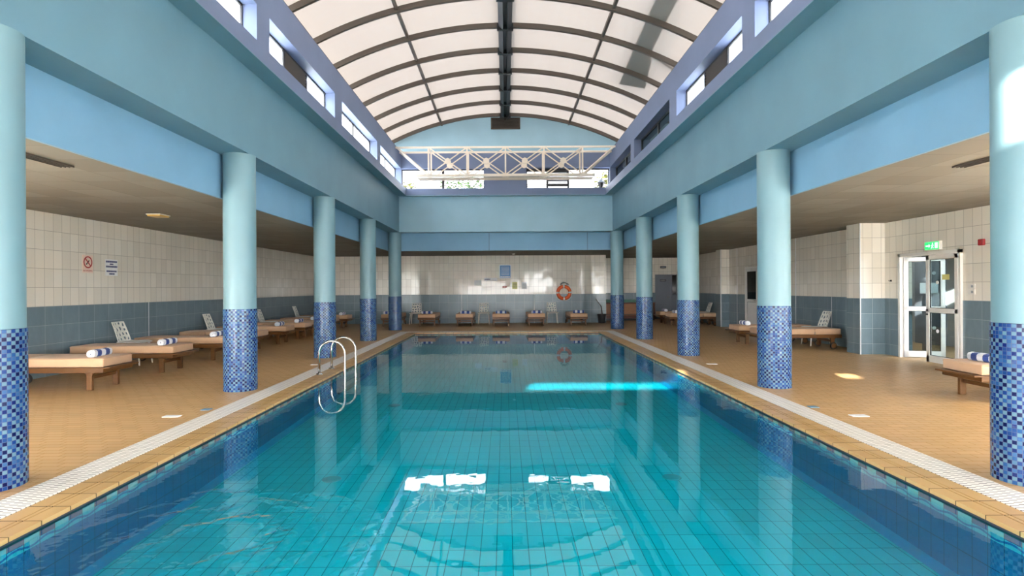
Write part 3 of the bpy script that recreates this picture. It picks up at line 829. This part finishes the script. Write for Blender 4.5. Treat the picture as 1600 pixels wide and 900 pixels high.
MB().lathe([(0, .02), (.016, .018), (.022, 0)], 14, Matrix.Rotation(-PI/2, 4, 'Y')).done('base', M['black'], o, True); MB().tube([(-.015, 0, 0), (-.045, 0, -.01), (-.05, 0, .012)], .006, 6).done('peg', M['black'], o)
# no smoking plate
o = thing('no_smoking_sign', 'pale pink no smoking sign with red crossed ring on the left wall', 'sign', (LX, 11.03, 1.83))
MB().box(0, .008, -.14, .14, 0, .34, .002).done('plate', M['pink'], o)
r_ = MB(); mm = Matrix.Translation((.009, 0, .205)) @ Matrix.Rotation(PI/2, 4, 'Y')
r_.lathe([(.092, 0), (.115, 0), (.115, .004), (.092, .004), (.092, 0)], 32, mm)
r_.box(0, .004, -.095, .095, -.010, .010, M4=Matrix.Translation((.009, 0, .205)) @ Matrix.Rotation(-PI/4, 4, 'X'))
r_.done('prohibition_ring', M['redink'], o)
cg = MB(); cg.box(0, .003, -.065, .05, -.010, .010, M4=Matrix.Translation((.0085, 0, .205)) @ Matrix.Rotation(PI/4, 4, 'X')); cg.done('cigarette', M['black'], o)
def text(s, size, mat, parent, loc, rot, name='lettering'):
    cu = bpy.data.curves.new(name, 'FONT'); cu.body = s; cu.size = size; cu.align_x = 'CENTER'; cu.align_y = 'CENTER'; cu.extrude = .0008; cu.resolution_u = 2
    cu.materials.append(mat); t = bpy.data.objects.new(name, cu); COL.objects.link(t); t.parent = parent; t.location = loc; t.rotation_euler = rot
    me = bpy.data.meshes.new_from_object(t.evaluated_get(bpy.context.evaluated_depsgraph_get()))
    o2 = bpy.data.objects.new(name, me); COL.objects.link(o2); o2.parent = parent; o2.location = loc; o2.rotation_euler = rot
    bpy.data.objects.remove(t); return o2
text('NO SMOKING', .038, M['redink'], o, (.0095, 0, .04), (PI/2, 0, PI/2))
def notice(name, label, loc, rotz, w, h, mat, bars, bmat='navy', frame=None):
    """flat sheet facing local -y; bars = illegible lines (x0,x1,z,height) in fractions"""
    o = thing(name, label, 'notice', loc, rotz)
    MB().box(-w/2, w/2, -.006, 0, 0, h, .0015).done('sheet', M[mat], o)
    if frame:
        fr = MB()
        for q in ((-w/2-.03, w/2+.03, -.03, 0), (-w/2-.03, w/2+.03, h, h+.03), (-w/2-.03, -w/2, -.03, h+.03), (w/2, w/2+.03, -.03, h+.03)): fr.box(q[0], q[1], -.02, 0, q[2], q[3])
        fr.done('frame', M[frame], o)
    if bars:
        b = MB()
        for x0, x1, z, hh in bars:
            x = -w/2+x0*w
            while x < -w/2+x1*w-.004:
                l = min(random.uniform(.7, 1.3)*hh*h, -w/2+x1*w-x); b.box(x, x+l*.8, -.0075, -.006, z*h, (z+hh)*h); x += l
        b.done('lettering', M[bmat], o)
    return o
notice('notice_sign', 'two white sheets with navy lettering on the left wall beside the no smoking sign', (LX, 11.70, 1.79), PI/2, .36, .33, 'paper',
       [(.04, .96, .80, .11), (.35, .65, .66, .09), (.04, .98, .50, .11), (.08, .92, .22, .10), (.3, .75, .06, .10)])
notice('rules_board', 'framed blue rules board with white lines high on the far wall', (.0, FY, 1.92), 0, .44, .52, 'blueboard', [(.1, .9, .88-.06*k, .018) for k in range(12)]+[(.05, .95, .03, .10)], 'paper', 'paper')
notice('notice_sign', 'long white strip notice with navy lettering left of the blue board', (-.62, FY, 1.79), 0, .56, .13, 'paper', [(.05, .48, .35, .35)], 'navy')
notice('notice_sign', 'blank white sheet on the far wall, leftmost below the blue board', (-1.16, FY, 1.60), 0, .30, .22, 'paper', None)
notice('notice_sign', 'pale yellow notice on the far wall right below the blue board', (.40, FY, 1.44), 0, .22, .29, 'yellow', [(.1, .9, .78-.14*k, .05) for k in range(5)], 'rope')
notice('notice_sign', 'white lettered sheet right of the yellow notice on the far wall', (.80, FY, 1.44), 0, .22, .29, 'paper', [(.1, .9, .78-.12*k, .03) for k in range(6)], 'grey')
o = thing('wall_sticker', 'small red oval sticker on the far wall below the blue board', 'sticker', (-.03, FY, 1.53))
MB().lathe([(0, .004), (.10, .004), (.10, 0)], 24, Matrix.Rotation(PI/2, 4, 'X') @ Matrix.Diagonal((1, .45, 1, 1))).done('disc', M['redink'], o)
MB().lathe([(0, .005), (.05, .005), (.05, 0)], 24, Matrix.Rotation(PI/2, 4, 'X') @ Matrix.Diagonal((1, .4, 1, 1))).done('centre', M['pink'], o)
# life ring
lr = thing('life_ring', 'orange life ring with white bands hanging on the far wall', 'life ring', (2.47, FY-.085, 1.28))
def torus(a0, a1, R_, r_, n=20):
    mb = MB(); pts = [(R_*math.cos(a0+(a1-a0)*k/n), 0, R_*math.sin(a0+(a1-a0)*k/n)) for k in range(n+1)]
    return mb.tube(pts, r_, 14)
torus(0, 2*PI, .255, .072, 64).done('ring', M['orange'], lr, True)
for a in (0, PI/2, PI, 3*PI/2): torus(a+.02-.13, a+.02+.13, .255, .0755, 6).done('band', M['paper'], lr, True)
rp = []
for k in range(49):
    a = 2*PI*k/48+.02; rp.append(((.345+.012*math.cos(4*a+PI))*math.cos(a), -.01, (.345+.012*math.cos(4*a+PI))*math.sin(a)))
MB().tube(rp, .006, 6).done('grab_rope', M['paper'], lr, True)
ro = thing('rope_coil', 'dark coil of rope hanging from a hook above the life ring', 'rope', (2.46, FY-.03, 1.60))
for j in range(4):
    pts = [(.13*math.cos(PI*k/14)*(1+.06*j)+.02*j, -.01*j, .11*math.sin(PI*k/14)*(1-.12*j)+.02*(k % 2)) for k in range(15)]
    MB().tube(pts, .011, 6).done('rope_loop', M['rope'], ro, True)
MB().tube([(0, .03, .09), (0, -.05, .09), (0, -.05, .12)], .008, 6).done('hook', M['steel'], ro)
# ceiling fittings
for lb, x, y0, y1 in (('dark slot air vent in the left aisle ceiling', -4.78, 3.9, 6.3), ('dark slot air vent in the right aisle ceiling', 5.2, 4.2, 6.6)):
    v = thing('ceiling_vent', lb, 'vent', (x, (y0+y1)/2, CEIL), 0, 'ceiling slot vents'); L = (y1-y0)/2
    MB().box(-.07, .07, -L, L, -.010, -.002).done('backing', M['black'], v)
    for k in range(4): MB().box(-.075+.046*k, -.063+.046*k, -L, L, -.02, -.001).done('blade', M['rib'], v)
cl = thing('ceiling_light', 'amber rectangular light set in the left aisle ceiling', 'light', (-6.27, 10.42, CEIL))
MB().box(-.13, .13, -.16, .16, -.018, -.001, .004).done('frame', M['plate'], cl); MB().box(-.115, .115, -.145, .145, -.045, -.015, .006).done('diffuser', M['amber'], cl)
sd = thing('smoke_detector', 'small round detector on the ceiling before the far wall', 'detector', (.33, 22.9, CEIL)); 
MB().lathe([(0, -.045), (.035, -.045), (.06, -.03), (.07, 0)], 24).done('head', M['white_al'], sd, True, .5)
MB().lathe([(.07, -.008), (.08, -.008), (.082, 0)], 24).done('mounting_ring', M['grey'], sd, True, .5)

# ------------------------------------------------------------------ loungers
def make_lounger():
    t = thing('sun_lounger', 'x', 'sun lounger', group='beige cushioned teak sun loungers')
    fr = MB()
    for s in (-1, 1): fr.box(-.98, .88, s*.315-.022, s*.315+.022, .265, .345, .008)
    fr.box(.86, .905, -.337, .337, .265, .345, .008); fr.box(-1., -.955, -.337, .337, .265, .345, .008)
    fr.done('frame', M['teak'], t)
    for k in range(7): MB().box(-.90+.262*k, -.80+.262*k, -.30, .30, .325, .347, .004).done('slat', M['teak'], t)
    fb = MB(); fb.box(.90, 1.0, -.34, .34, .325, .35, .006); fb.done('foot_board', M['teak'], t)
    for s in (-1, 1):
        for xl in (.67, -.80):
            lg = MB(); z0 = 0 if xl > 0 else .06
            lg.box(xl-.042, xl+.042, s*.285-.026, s*.285+.026, z0, .30, .008)
            for d in (-1, 1):
                pr = [(xl+d*.04, s*.285-.020, .275)]
                for k in range(7):
                    a = PI/2*k/6; pr.append((xl+d*(.04+.075*(1-math.cos(a))), s*.285-.020, .20+.075*math.sin(a)))
                if d < 0: pr = pr[::-1]
                lg.poly(pr, (0, .040, 0))
            o = lg.done('leg', M['teak'], t)
            if xl < 0:
                mw = Matrix.Translation((xl, s*.335, .082)) @ Matrix.Rotation(PI/2, 4, 'X')
                wh = MB().lathe([(0, -.022), (.05, -.022), (.058, -.016), (.058, .016), (.05, .022), (0, .022)], 28, mw)
                wo = wh.done('wheel', M['teak'], o, True, .5)
                MB().lathe([(.057, -.018), (.075, -.018), (.082, -.008), (.082, .008), (.075, .018), (.057, .018)], 28, mw).done('tyre', M['rubber'], o, True, .6)
    MB().box(.655, .685, -.27, .27, .165, .215, .006).done('stretcher', M['teak'], t)
    MB().box(-.815, -.785, -.27, .27, .165, .215, .006).done('stretcher', M['teak'], t)
    for nm, a, b in (('seat_cushion', -.36, .90), ('back_cushion', -.985, -.37)):
        c = MB().box(a, b, -.335, .335, .35, .485, .022, 3).done(nm, M['cushion'], t, True, .7)
        pp = MB()
        for z in (.367, .468):
            e = .006; q = [(a+.012-e, -.335-e*.2, z)]
            L4 = [(a-.001+.012, -.336), (b-.012, -.336), (b+.001, -.324), (b+.001, .324), (b-.012, .336), (a+.012, .336), (a-.001, .324), (a-.001, -.324)]
            pp.tube([(x, y, z) for x, y in L4]+[(L4[0][0], L4[0][1], z)], .0045, 6)
        pp.done('piping', M['cushion'], c, True)
    MB().box(-.372, -.358, -.338, .338, .345, .41, .003).done('hinge_strap', M['rope'], t)
    return t
def make_towel(mat):
    n = 26; L = .215; R = .062; prof = []
    for k in range(5): prof.append((.004+.012*k+.002, -L+(.012 if k % 2 else .004)))
    prof += [(R-.006, -L+.002), (R, -L+.012), (R*1.01, 0), (R, L-.012), (R-.006, L-.002)]
    for k in range(4, -1, -1): prof.append((.004+.012*k+.002, L-(.012 if k % 2 else .004)))
    mb = MB().lathe(prof, n, Matrix.Rotation(-PI/2, 4, 'X'))
    for v in mb.b.verts:
        if v.co.z < -.045: v.co.z = -.045-.3*(v.co.z+.045)*-1
        v.co.x *= 1.06; v.co.z += .0497
    # the loose outer flap of the roll
    pr = []
    for k in range(6):
        a = .35+.12*k; pr.append((math.cos(a)*(R+.005)*1.06, math.sin(a)*(R+.006)+.05))
    for (x1_, z1_), (x2_, z2_) in zip(pr, pr[1:]):
        mb.poly([(x1_, -L+.01, z1_), (x2_, -L+.01, z2_), (x2_*.93, -L+.01, z2_-.006), (x1_*.93, -L+.01, z1_-.006)], (0, 2*L-.02, 0))
    o = mb.done('rolled_towel', mat, None, True, .9)
    return tag(o, 'x', 'towel', 'rolled striped towels on the loungers')
proto_l = make_lounger(); ta = make_towel(M['towel_a']); tb = make_towel(M['towel_b'])
used = {'l': False, id(ta): False, id(tb): False}
def lounger(x, y, rz, lab, tlab, tw='a', tx=.62, ty=0., trz=0.):
    o = proto_l if not used['l'] else copy_tree(proto_l); used['l'] = True
    o.location = (x, y, 0); o.rotation_euler = (0, 0, rz); o['label'] = lab
    if tlab:
        src = ta if tw == 'a' else tb
        t = src if not used[id(src)] else src.copy()
        if used[id(src)]: COL.objects.link(t)
        used[id(src)] = True
        c, s = math.cos(rz), math.sin(rz)
        t.location = (x+c*tx-s*ty, y+s*tx+c*ty, .4855); t.rotation_euler = (0, 0, rz+trz); t['label'] = tlab
OR = ['nearest', 'second nearest', 'third nearest', 'fourth nearest', 'fifth nearest', 'sixth nearest', 'seventh nearest', 'eighth nearest', 'farthest']
for i, y in enumerate((8.90, 10.72, 12.50, 14.2, 15.97, 17.5, 18.9, 20.45, 22.2)):
    lounger(-6.88+random.uniform(-.02, .02), y, random.uniform(-.012, .012),
            f'{OR[i]} teak sun lounger in the row along the left wall, beige cushion',
            f'rolled blue and white towel on the {OR[i]} lounger of the left row', 'a', .62, -.02+random.uniform(-.03, .03), random.uniform(-.06, .06))
FO = ['leftmost', 'second from left', 'third from left', 'fourth from left', 'fifth from left', 'rightmost']
for i, (x, k) in enumerate(((-4.5, 'a'), (-3.07, 'a'), (-1.60, 'a'), (-.18, 'b'), (1.20, 'a'), (2.85, 'b'))):
    lounger(x, 23.22, -PI/2+random.uniform(-.01, .01), f'{FO[i]} teak sun lounger against the far wall, foot toward the pool',
            f'rolled striped towel on the {FO[i]} lounger against the far wall', k, .56, (-.08, -.02, .03, 0, .02, .02)[i])
RL = ['nearest right side', 'second right side', 'third right side', 'fourth right side', 'fifth right side']
for i, (x, y, t_) in enumerate(((6.93, 7.62, 1), (6.94, 13.93, 0), (6.92, 15.2, 1), (7.15, 22.2, 1), (7.15, 23.65, 1))):
    lounger(x, y, PI+random.uniform(-.01, .01), ('%s teak sun lounger, %s' % (RL[i], ('partly behind the nearest right column', 'without a towel, behind the second right column', 'just beyond the one without a towel', 'before the far right recess', 'farthest in the right aisle'))[0:1][0]) if False else
            f'{RL[i]} teak sun lounger ' + ('partly hidden by the nearest right column', 'without towel behind the second right column', 'beyond the one without a towel', 'seen between the third and fourth right columns', 'farthest back in the right aisle')[i],
            f'rolled striped towel on the {RL[i]} lounger' if t_ else None, 'a', .62, .03, 0)

# ------------------------------------------------------------------ white perforated chairs
def voronoi(pts, w, h):
    cells = []
    for i, p in enumerate(pts):
        poly = [(0, 0), (w, 0), (w, h), (0, h)]
        for j, q in enumerate(pts):
            if i == j: continue
            mx, my = (p[0]+q[0])/2, (p[1]+q[1])/2; nx_, ny_ = q[0]-p[0], q[1]-p[1]
            out = []
            for a, b in zip(poly, poly[1:]+poly[:1]):
                da = (a[0]-mx)*nx_+(a[1]-my)*ny_; db = (b[0]-mx)*nx_+(b[1]-my)*ny_
                if da <= 0: out.append(a)
                if da*db < 0:
                    k = da/(da-db); out.append((a[0]+(b[0]-a[0])*k, a[1]+(b[1]-a[1])*k))
            poly = out
            if not poly: break
        if len(poly) > 2: cells.append(poly)
    return cells
def make_chair():
    t = thing('plastic_chair', 'x', 'chair', group='white perforated plastic chairs between loungers')
    # seat: shallow dished plate with a rounded front
    sb = MB(); n = 14; th = .022
    def S(u, v):   # u along x 0..1 (back->front), v across -1..1
        wdt = .20+.045*math.sin(min(1, u*1.15)*PI/2)
        z = .475-.012*(1-v*v)*math.sin(u*PI)-.030*max(0, u-.82)**1.5*8
        return Vector((-.22+.45*u, v*wdt, z))
    top = [[sb.b.verts.new(S(i/n, -1+2*j/n)) for j in range(n+1)] for i in range(n+1)]
    bot = [[sb.b.verts.new(S(i/n, -1+2*j/n)-Vector((0, 0, th))) for j in range(n+1)] for i in range(n+1)]
    for i in range(n):
        for j in range(n):
            sb.b.faces.new((top[i][j], top[i+1][j], top[i+1][j+1], top[i][j+1])); sb.b.faces.new((bot[i][j], bot[i][j+1], bot[i+1][j+1], bot[i+1][j]))
    for i in range(n):
        sb.b.faces.new((top[i][0], bot[i][0], bot[i+1][0], top[i+1][0])); sb.b.faces.new((top[i][n], top[i+1][n], bot[i+1][n], bot[i][n]))
        sb.b.faces.new((top[0][i], top[0][i+1], bot[0][i+1], bot[0][i])); sb.b.faces.new((top[n][i], bot[n][i], bot[n][i+1], top[n][i+1]))
    sb.done('seat', M['chair'], t, True, .7)
    # backrest: plate pierced by irregular cells, leaning back and gently curved
    rnd = random.Random(4); w, h = .42, .40
    pts = [(w*(i+.5)/4+rnd.uniform(-.032, .032), h*(j+.5)/4+rnd.uniform(-.032, .032)) for i in range(4) for j in range(4)]
    bb = MB()
    def B(u, v, off):
        cu = (u-w/2)/(w/2); taper = 1-.10*(v/h)
        return Vector((-.205-.30*v-.05*v*v/h+.045*cu*cu*.6+off, (u-w/2)*taper,   .472+v*.97))
    for c in voronoi(pts, w, h):
        cx = sum(p[0] for p in c)/len(c); cy = sum(p[1] for p in c)/len(c)
        # subdivide edges for rounder holes
        cc = []
        for a, b in zip(c, c[1:]+c[:1]): cc += [a, ((a[0]+b[0])/2, (a[1]+b[1])/2)]
        inn = []
        for k, p in enumerate(cc):
            f_ = .55 if k % 2 == 0 else .66
            inn.append((cx+(p[0]-cx)*f_, cy+(p[1]-cy)*f_))
        rings = [[bb.b.verts.new(B(*p, o_)) for p in pp] for pp, o_ in ((cc, .009), (inn, .009), (inn, -.009), (cc, -.009))]
        m_ = len(cc)
        for a, b in zip(rings, rings[1:]+rings[:1]):
            for k in range(m_): bb.b.faces.new((a[k], a[(k+1) % m_], b[(k+1) % m_], b[k]))
    bb.done('backrest', M['chair'], t)
    for sx, xt, xb in ((1, .19, .235), (-1, -.19, -.27)):
        for sy in (-1, 1):
            MB().tube([(xt, sy*.185, .468), (xt+(xb-xt)*.15, sy*.198, .38), (xb, sy*.228, 0)], [.024, .021, .014], 10).done('leg', M['chair'], t, True)
    return t
pc = make_chair(); pcu = [False]
def chair(x, y, rz, lab):
    o = pc if not pcu[0] else copy_tree(pc); pcu[0] = True
    o.location = (x, y, 0); o.rotation_euler = (0, 0, rz); o['label'] = lab
for i, y in enumerate((11.62, 15.05, 18.2, 21.3)):
    chair(-7.5, y, .05, f'{("nearest", "second nearest", "third nearest", "farthest")[i]} white perforated chair by the left wall, between loungers')
for x, l in ((-3.74, 'left'), (-.90, 'middle'), (1.94, 'right')):
    chair(x, 24.03, -PI/2, f'white perforated chair against the far wall, {l} one of three')
chair(7.83, 14.57, PI, 'white perforated chair by the right wall behind the lounger without towel')
chair(7.85, 22.9, PI, 'white perforated chair far back by the right wall beyond the third column')

# ------------------------------------------------------------------ plant pot, cabinet
pp = thing('potted_plant', 'black pot with a bare dry stem at the right end of far wall', 'plant', (4.02, 24.05, 0))
MB().lathe([(0, .01), (.13, 0), (.14, .02), (.175, .33), (.195, .33), (.197, .375), (.18, .375), (.165, .33)], 32).done('pot', M['black'], pp, True, .5)
MB().lathe([(0, .355), (.1, .35), (.172, .34)], 24).done('soil', M['soil'], pp, True)
MB().tube([(.02, 0, .34), (.0, .01, .5), (-.02, 0, .66), (-.02, 0, .72)], [.022, .02, .018, .016], 8).done('stem', M['bark'], pp, True)
MB().tube([(-.02, 0, .68), (-.08, -.01, .78), (-.20, -.02, .93), (-.25, -.02, 1.02)], [.014, .012, .010, .005], 8).done('twig', M['bark'], pp, True)
cb = thing('sideboard', 'wooden sideboard with green cover in the dark far right recess', 'cabinet', (5.55, 26.1, 0))
b = MB(); b.box(-1.15, -1.11, -.3, .3, .05, .78); b.box(1.11, 1.15, -.3, .3, .05, .78); b.box(-1.11, 1.11, .26, .3, .05, .78); b.box(-1.15, 1.15, -.3, .3, .72, .78)
b.done('carcass', M['darkwood'], cb)
for k in range(3): MB().box(-1.08+.73*k, -.39+.73*k, -.32, -.29, .29, .74, .006).done('front_panel', M['cabwood'], cb)
MB().box(-1.11, 1.11, -.31, .26, .22, .25).done('shelf', M['cabwood'], cb); MB().box(-1.13, 1.13, -.28, .28, 0, .06).done('plinth', M['black'], cb)
MB().box(-1.17, 1.17, -.33, .31, .775, .80, .006).done('top', M['darkwood'], cb)
gc = thing('green_cover', 'folded green cloth lying on the sideboard in the far recess', 'cloth', (5.55, 26.1, .80))
MB().box(-1.0, 1.0, -.26, .24, 0, .13, .03, 3).done('cloth_body', M['green'], gc, True, .8); MB().box(-1.0, 1.0, -.275, -.24, .02, .05, .008).done('cloth_fold', M['green'], gc)

# ------------------------------------------------------------------ outside
struct(MB().box(-60, 60, -40, 90, -1.2, -.72).done('ground', M['concrete']), 'ground outside')
lp = thing('lantern_post', 'dark lantern on a post outside the right far window', 'lantern', (4.0, 23.9, 3.1))
MB().lathe([(.12, 0), (.10, .05), (.045, .10), (.035, 2.35), (.06, 2.42), (.03, 2.48)], 16).done('post', M['dark_al'], lp, True, .6)
MB().lathe([(.04, 2.48), (.07, 2.50), (.13, 2.72)], 6).done('lantern_glass', M['darkglass'], lp)
cg = MB()
for k in range(6):
    a = PI/3*k; cg.tube([(.06*math.cos(a), .06*math.sin(a), 2.49), (.135*math.cos(a), .135*math.sin(a), 2.73)], .009, 5)
cg.done('lantern_cage', M['dark_al'], lp)
MB().lathe([(.17, 2.72), (.15, 2.76), (.07, 2.82), (.03, 2.88), (0, 2.9)], 12).done('lantern_cap', M['dark_al'], lp, True, .6)
def tree(x, y, z0, r, h, mat, lab, n=700):
    t = thing('tree', lab, 'tree', (x, y, -.72), 0, 'trees outside the far windows')
    MB().tube([(0, 0, 0), (.1, 0, (z0+h*.3)*.5), (0, .1, z0+h*.5)], [.16, .13, .06], 8).done('trunk', M['bark'], t, True)
    mb = MB(); rn = random.Random(int(x*100)+5)
    for _ in range(n):
        while True:
            p = Vector((rn.uniform(-1, 1), rn.uniform(-1, 1), rn.uniform(-1, 1)))
            if p.length < 1: break
        p = Vector((p.x*r, p.y*r, p.z*h/2+z0+h/2+.72)); p += Vector((rn.gauss(0, .1),)*3)
        s_ = rn.uniform(.12, .3); R_ = Matrix.Rotation(rn.uniform(0, 6.28), 3, 'Z') @ Matrix.Rotation(rn.uniform(-1.2, 1.2), 3, 'X')
        vs = [mb.b.verts.new(p+R_ @ Vector(q)*s_) for q in ((-.5, 0, 0), (0, -.25, .03), (.5, 0, 0), (0, .25, .03))]
        mb.b.faces.new(vs)
    mb.done('crown', mat, t)
tree(-2.4, 33., 6.5, 1.5, 1.6, M['leafg'], 'green tree crown outside the left far window')
tree(5.9, 33., 6.5, .75, 1.7, M['leafy'], 'yellow green tree outside the right far window')
tree(-5.7, 33., 6.3, .7, 1.2, M['leafy'], 'low shrubby tree at the left edge of the left far window')

# ------------------------------------------------------------------ light
W_ = bpy.data.worlds.new('daylight'); SC.world = W_; W_.use_nodes = True
nt = W_.node_tree; nt.nodes.clear()
bg = nt.nodes.new('ShaderNodeBackground'); wo = nt.nodes.new('ShaderNodeOutputWorld')
tc = nt.nodes.new('ShaderNodeTexCoord'); sp = nt.nodes.new('ShaderNodeSeparateXYZ'); rm = nt.nodes.new('ShaderNodeValToRGB')
nt.links.new(tc.outputs['Generated'], sp.inputs[0]); nt.links.new(sp.outputs[2], rm.inputs[0])
rm.color_ramp.elements[0].position = 0.; rm.color_ramp.elements[0].color = (1., .99, .98, 1)
rm.color_ramp.elements[1].position = .8; rm.color_ramp.elements[1].color = (.70, .85, 1., 1)
nt.links.new(rm.outputs[0], bg.inputs[0]); bg.inputs[1].default_value = 14.0
nt.links.new(bg.outputs[0], wo.inputs[0])
sl = bpy.data.lights.new('sun', 'SUN'); sl.energy = 22.; sl.angle = math.radians(.6); sl.color = (1., .95, .86)
so = bpy.data.objects.new('sun', sl); COL.objects.link(so); so.rotation_euler = SUN.to_track_quat('-Z', 'Y').to_euler()

# ------------------------------------------------------------------ camera and view
cd = bpy.data.cameras.new('camera'); cam = bpy.data.objects.new('camera', cd); COL.objects.link(cam)
cd.sensor_width = 36.; cd.lens = 36.*900/1600; cd.shift_x = (800-789.6)/1600; cd.shift_y = (449.5-450)/1600
cd.clip_start = .05; cd.clip_end = 300
cam.matrix_world = Matrix.Translation((0, 0, 1.5)) @ Matrix.Rotation(PI/2, 4, 'X') @ Matrix.Rotation(math.radians(-.34), 4, 'Z')
SC.camera = cam
vs = SC.view_settings; vs.view_transform = 'Standard'; vs.look = 'None'; vs.gamma = 1.; vs.exposure = 1.42; vs.use_curve_mapping = False
cy = SC.cycles
cy.max_bounces = 14; cy.diffuse_bounces = 8; cy.glossy_bounces = 5; cy.transmission_bounces = 8; cy.transparent_max_bounces = 16
cy.sample_clamp_indirect = 6.; cy.use_denoising = True
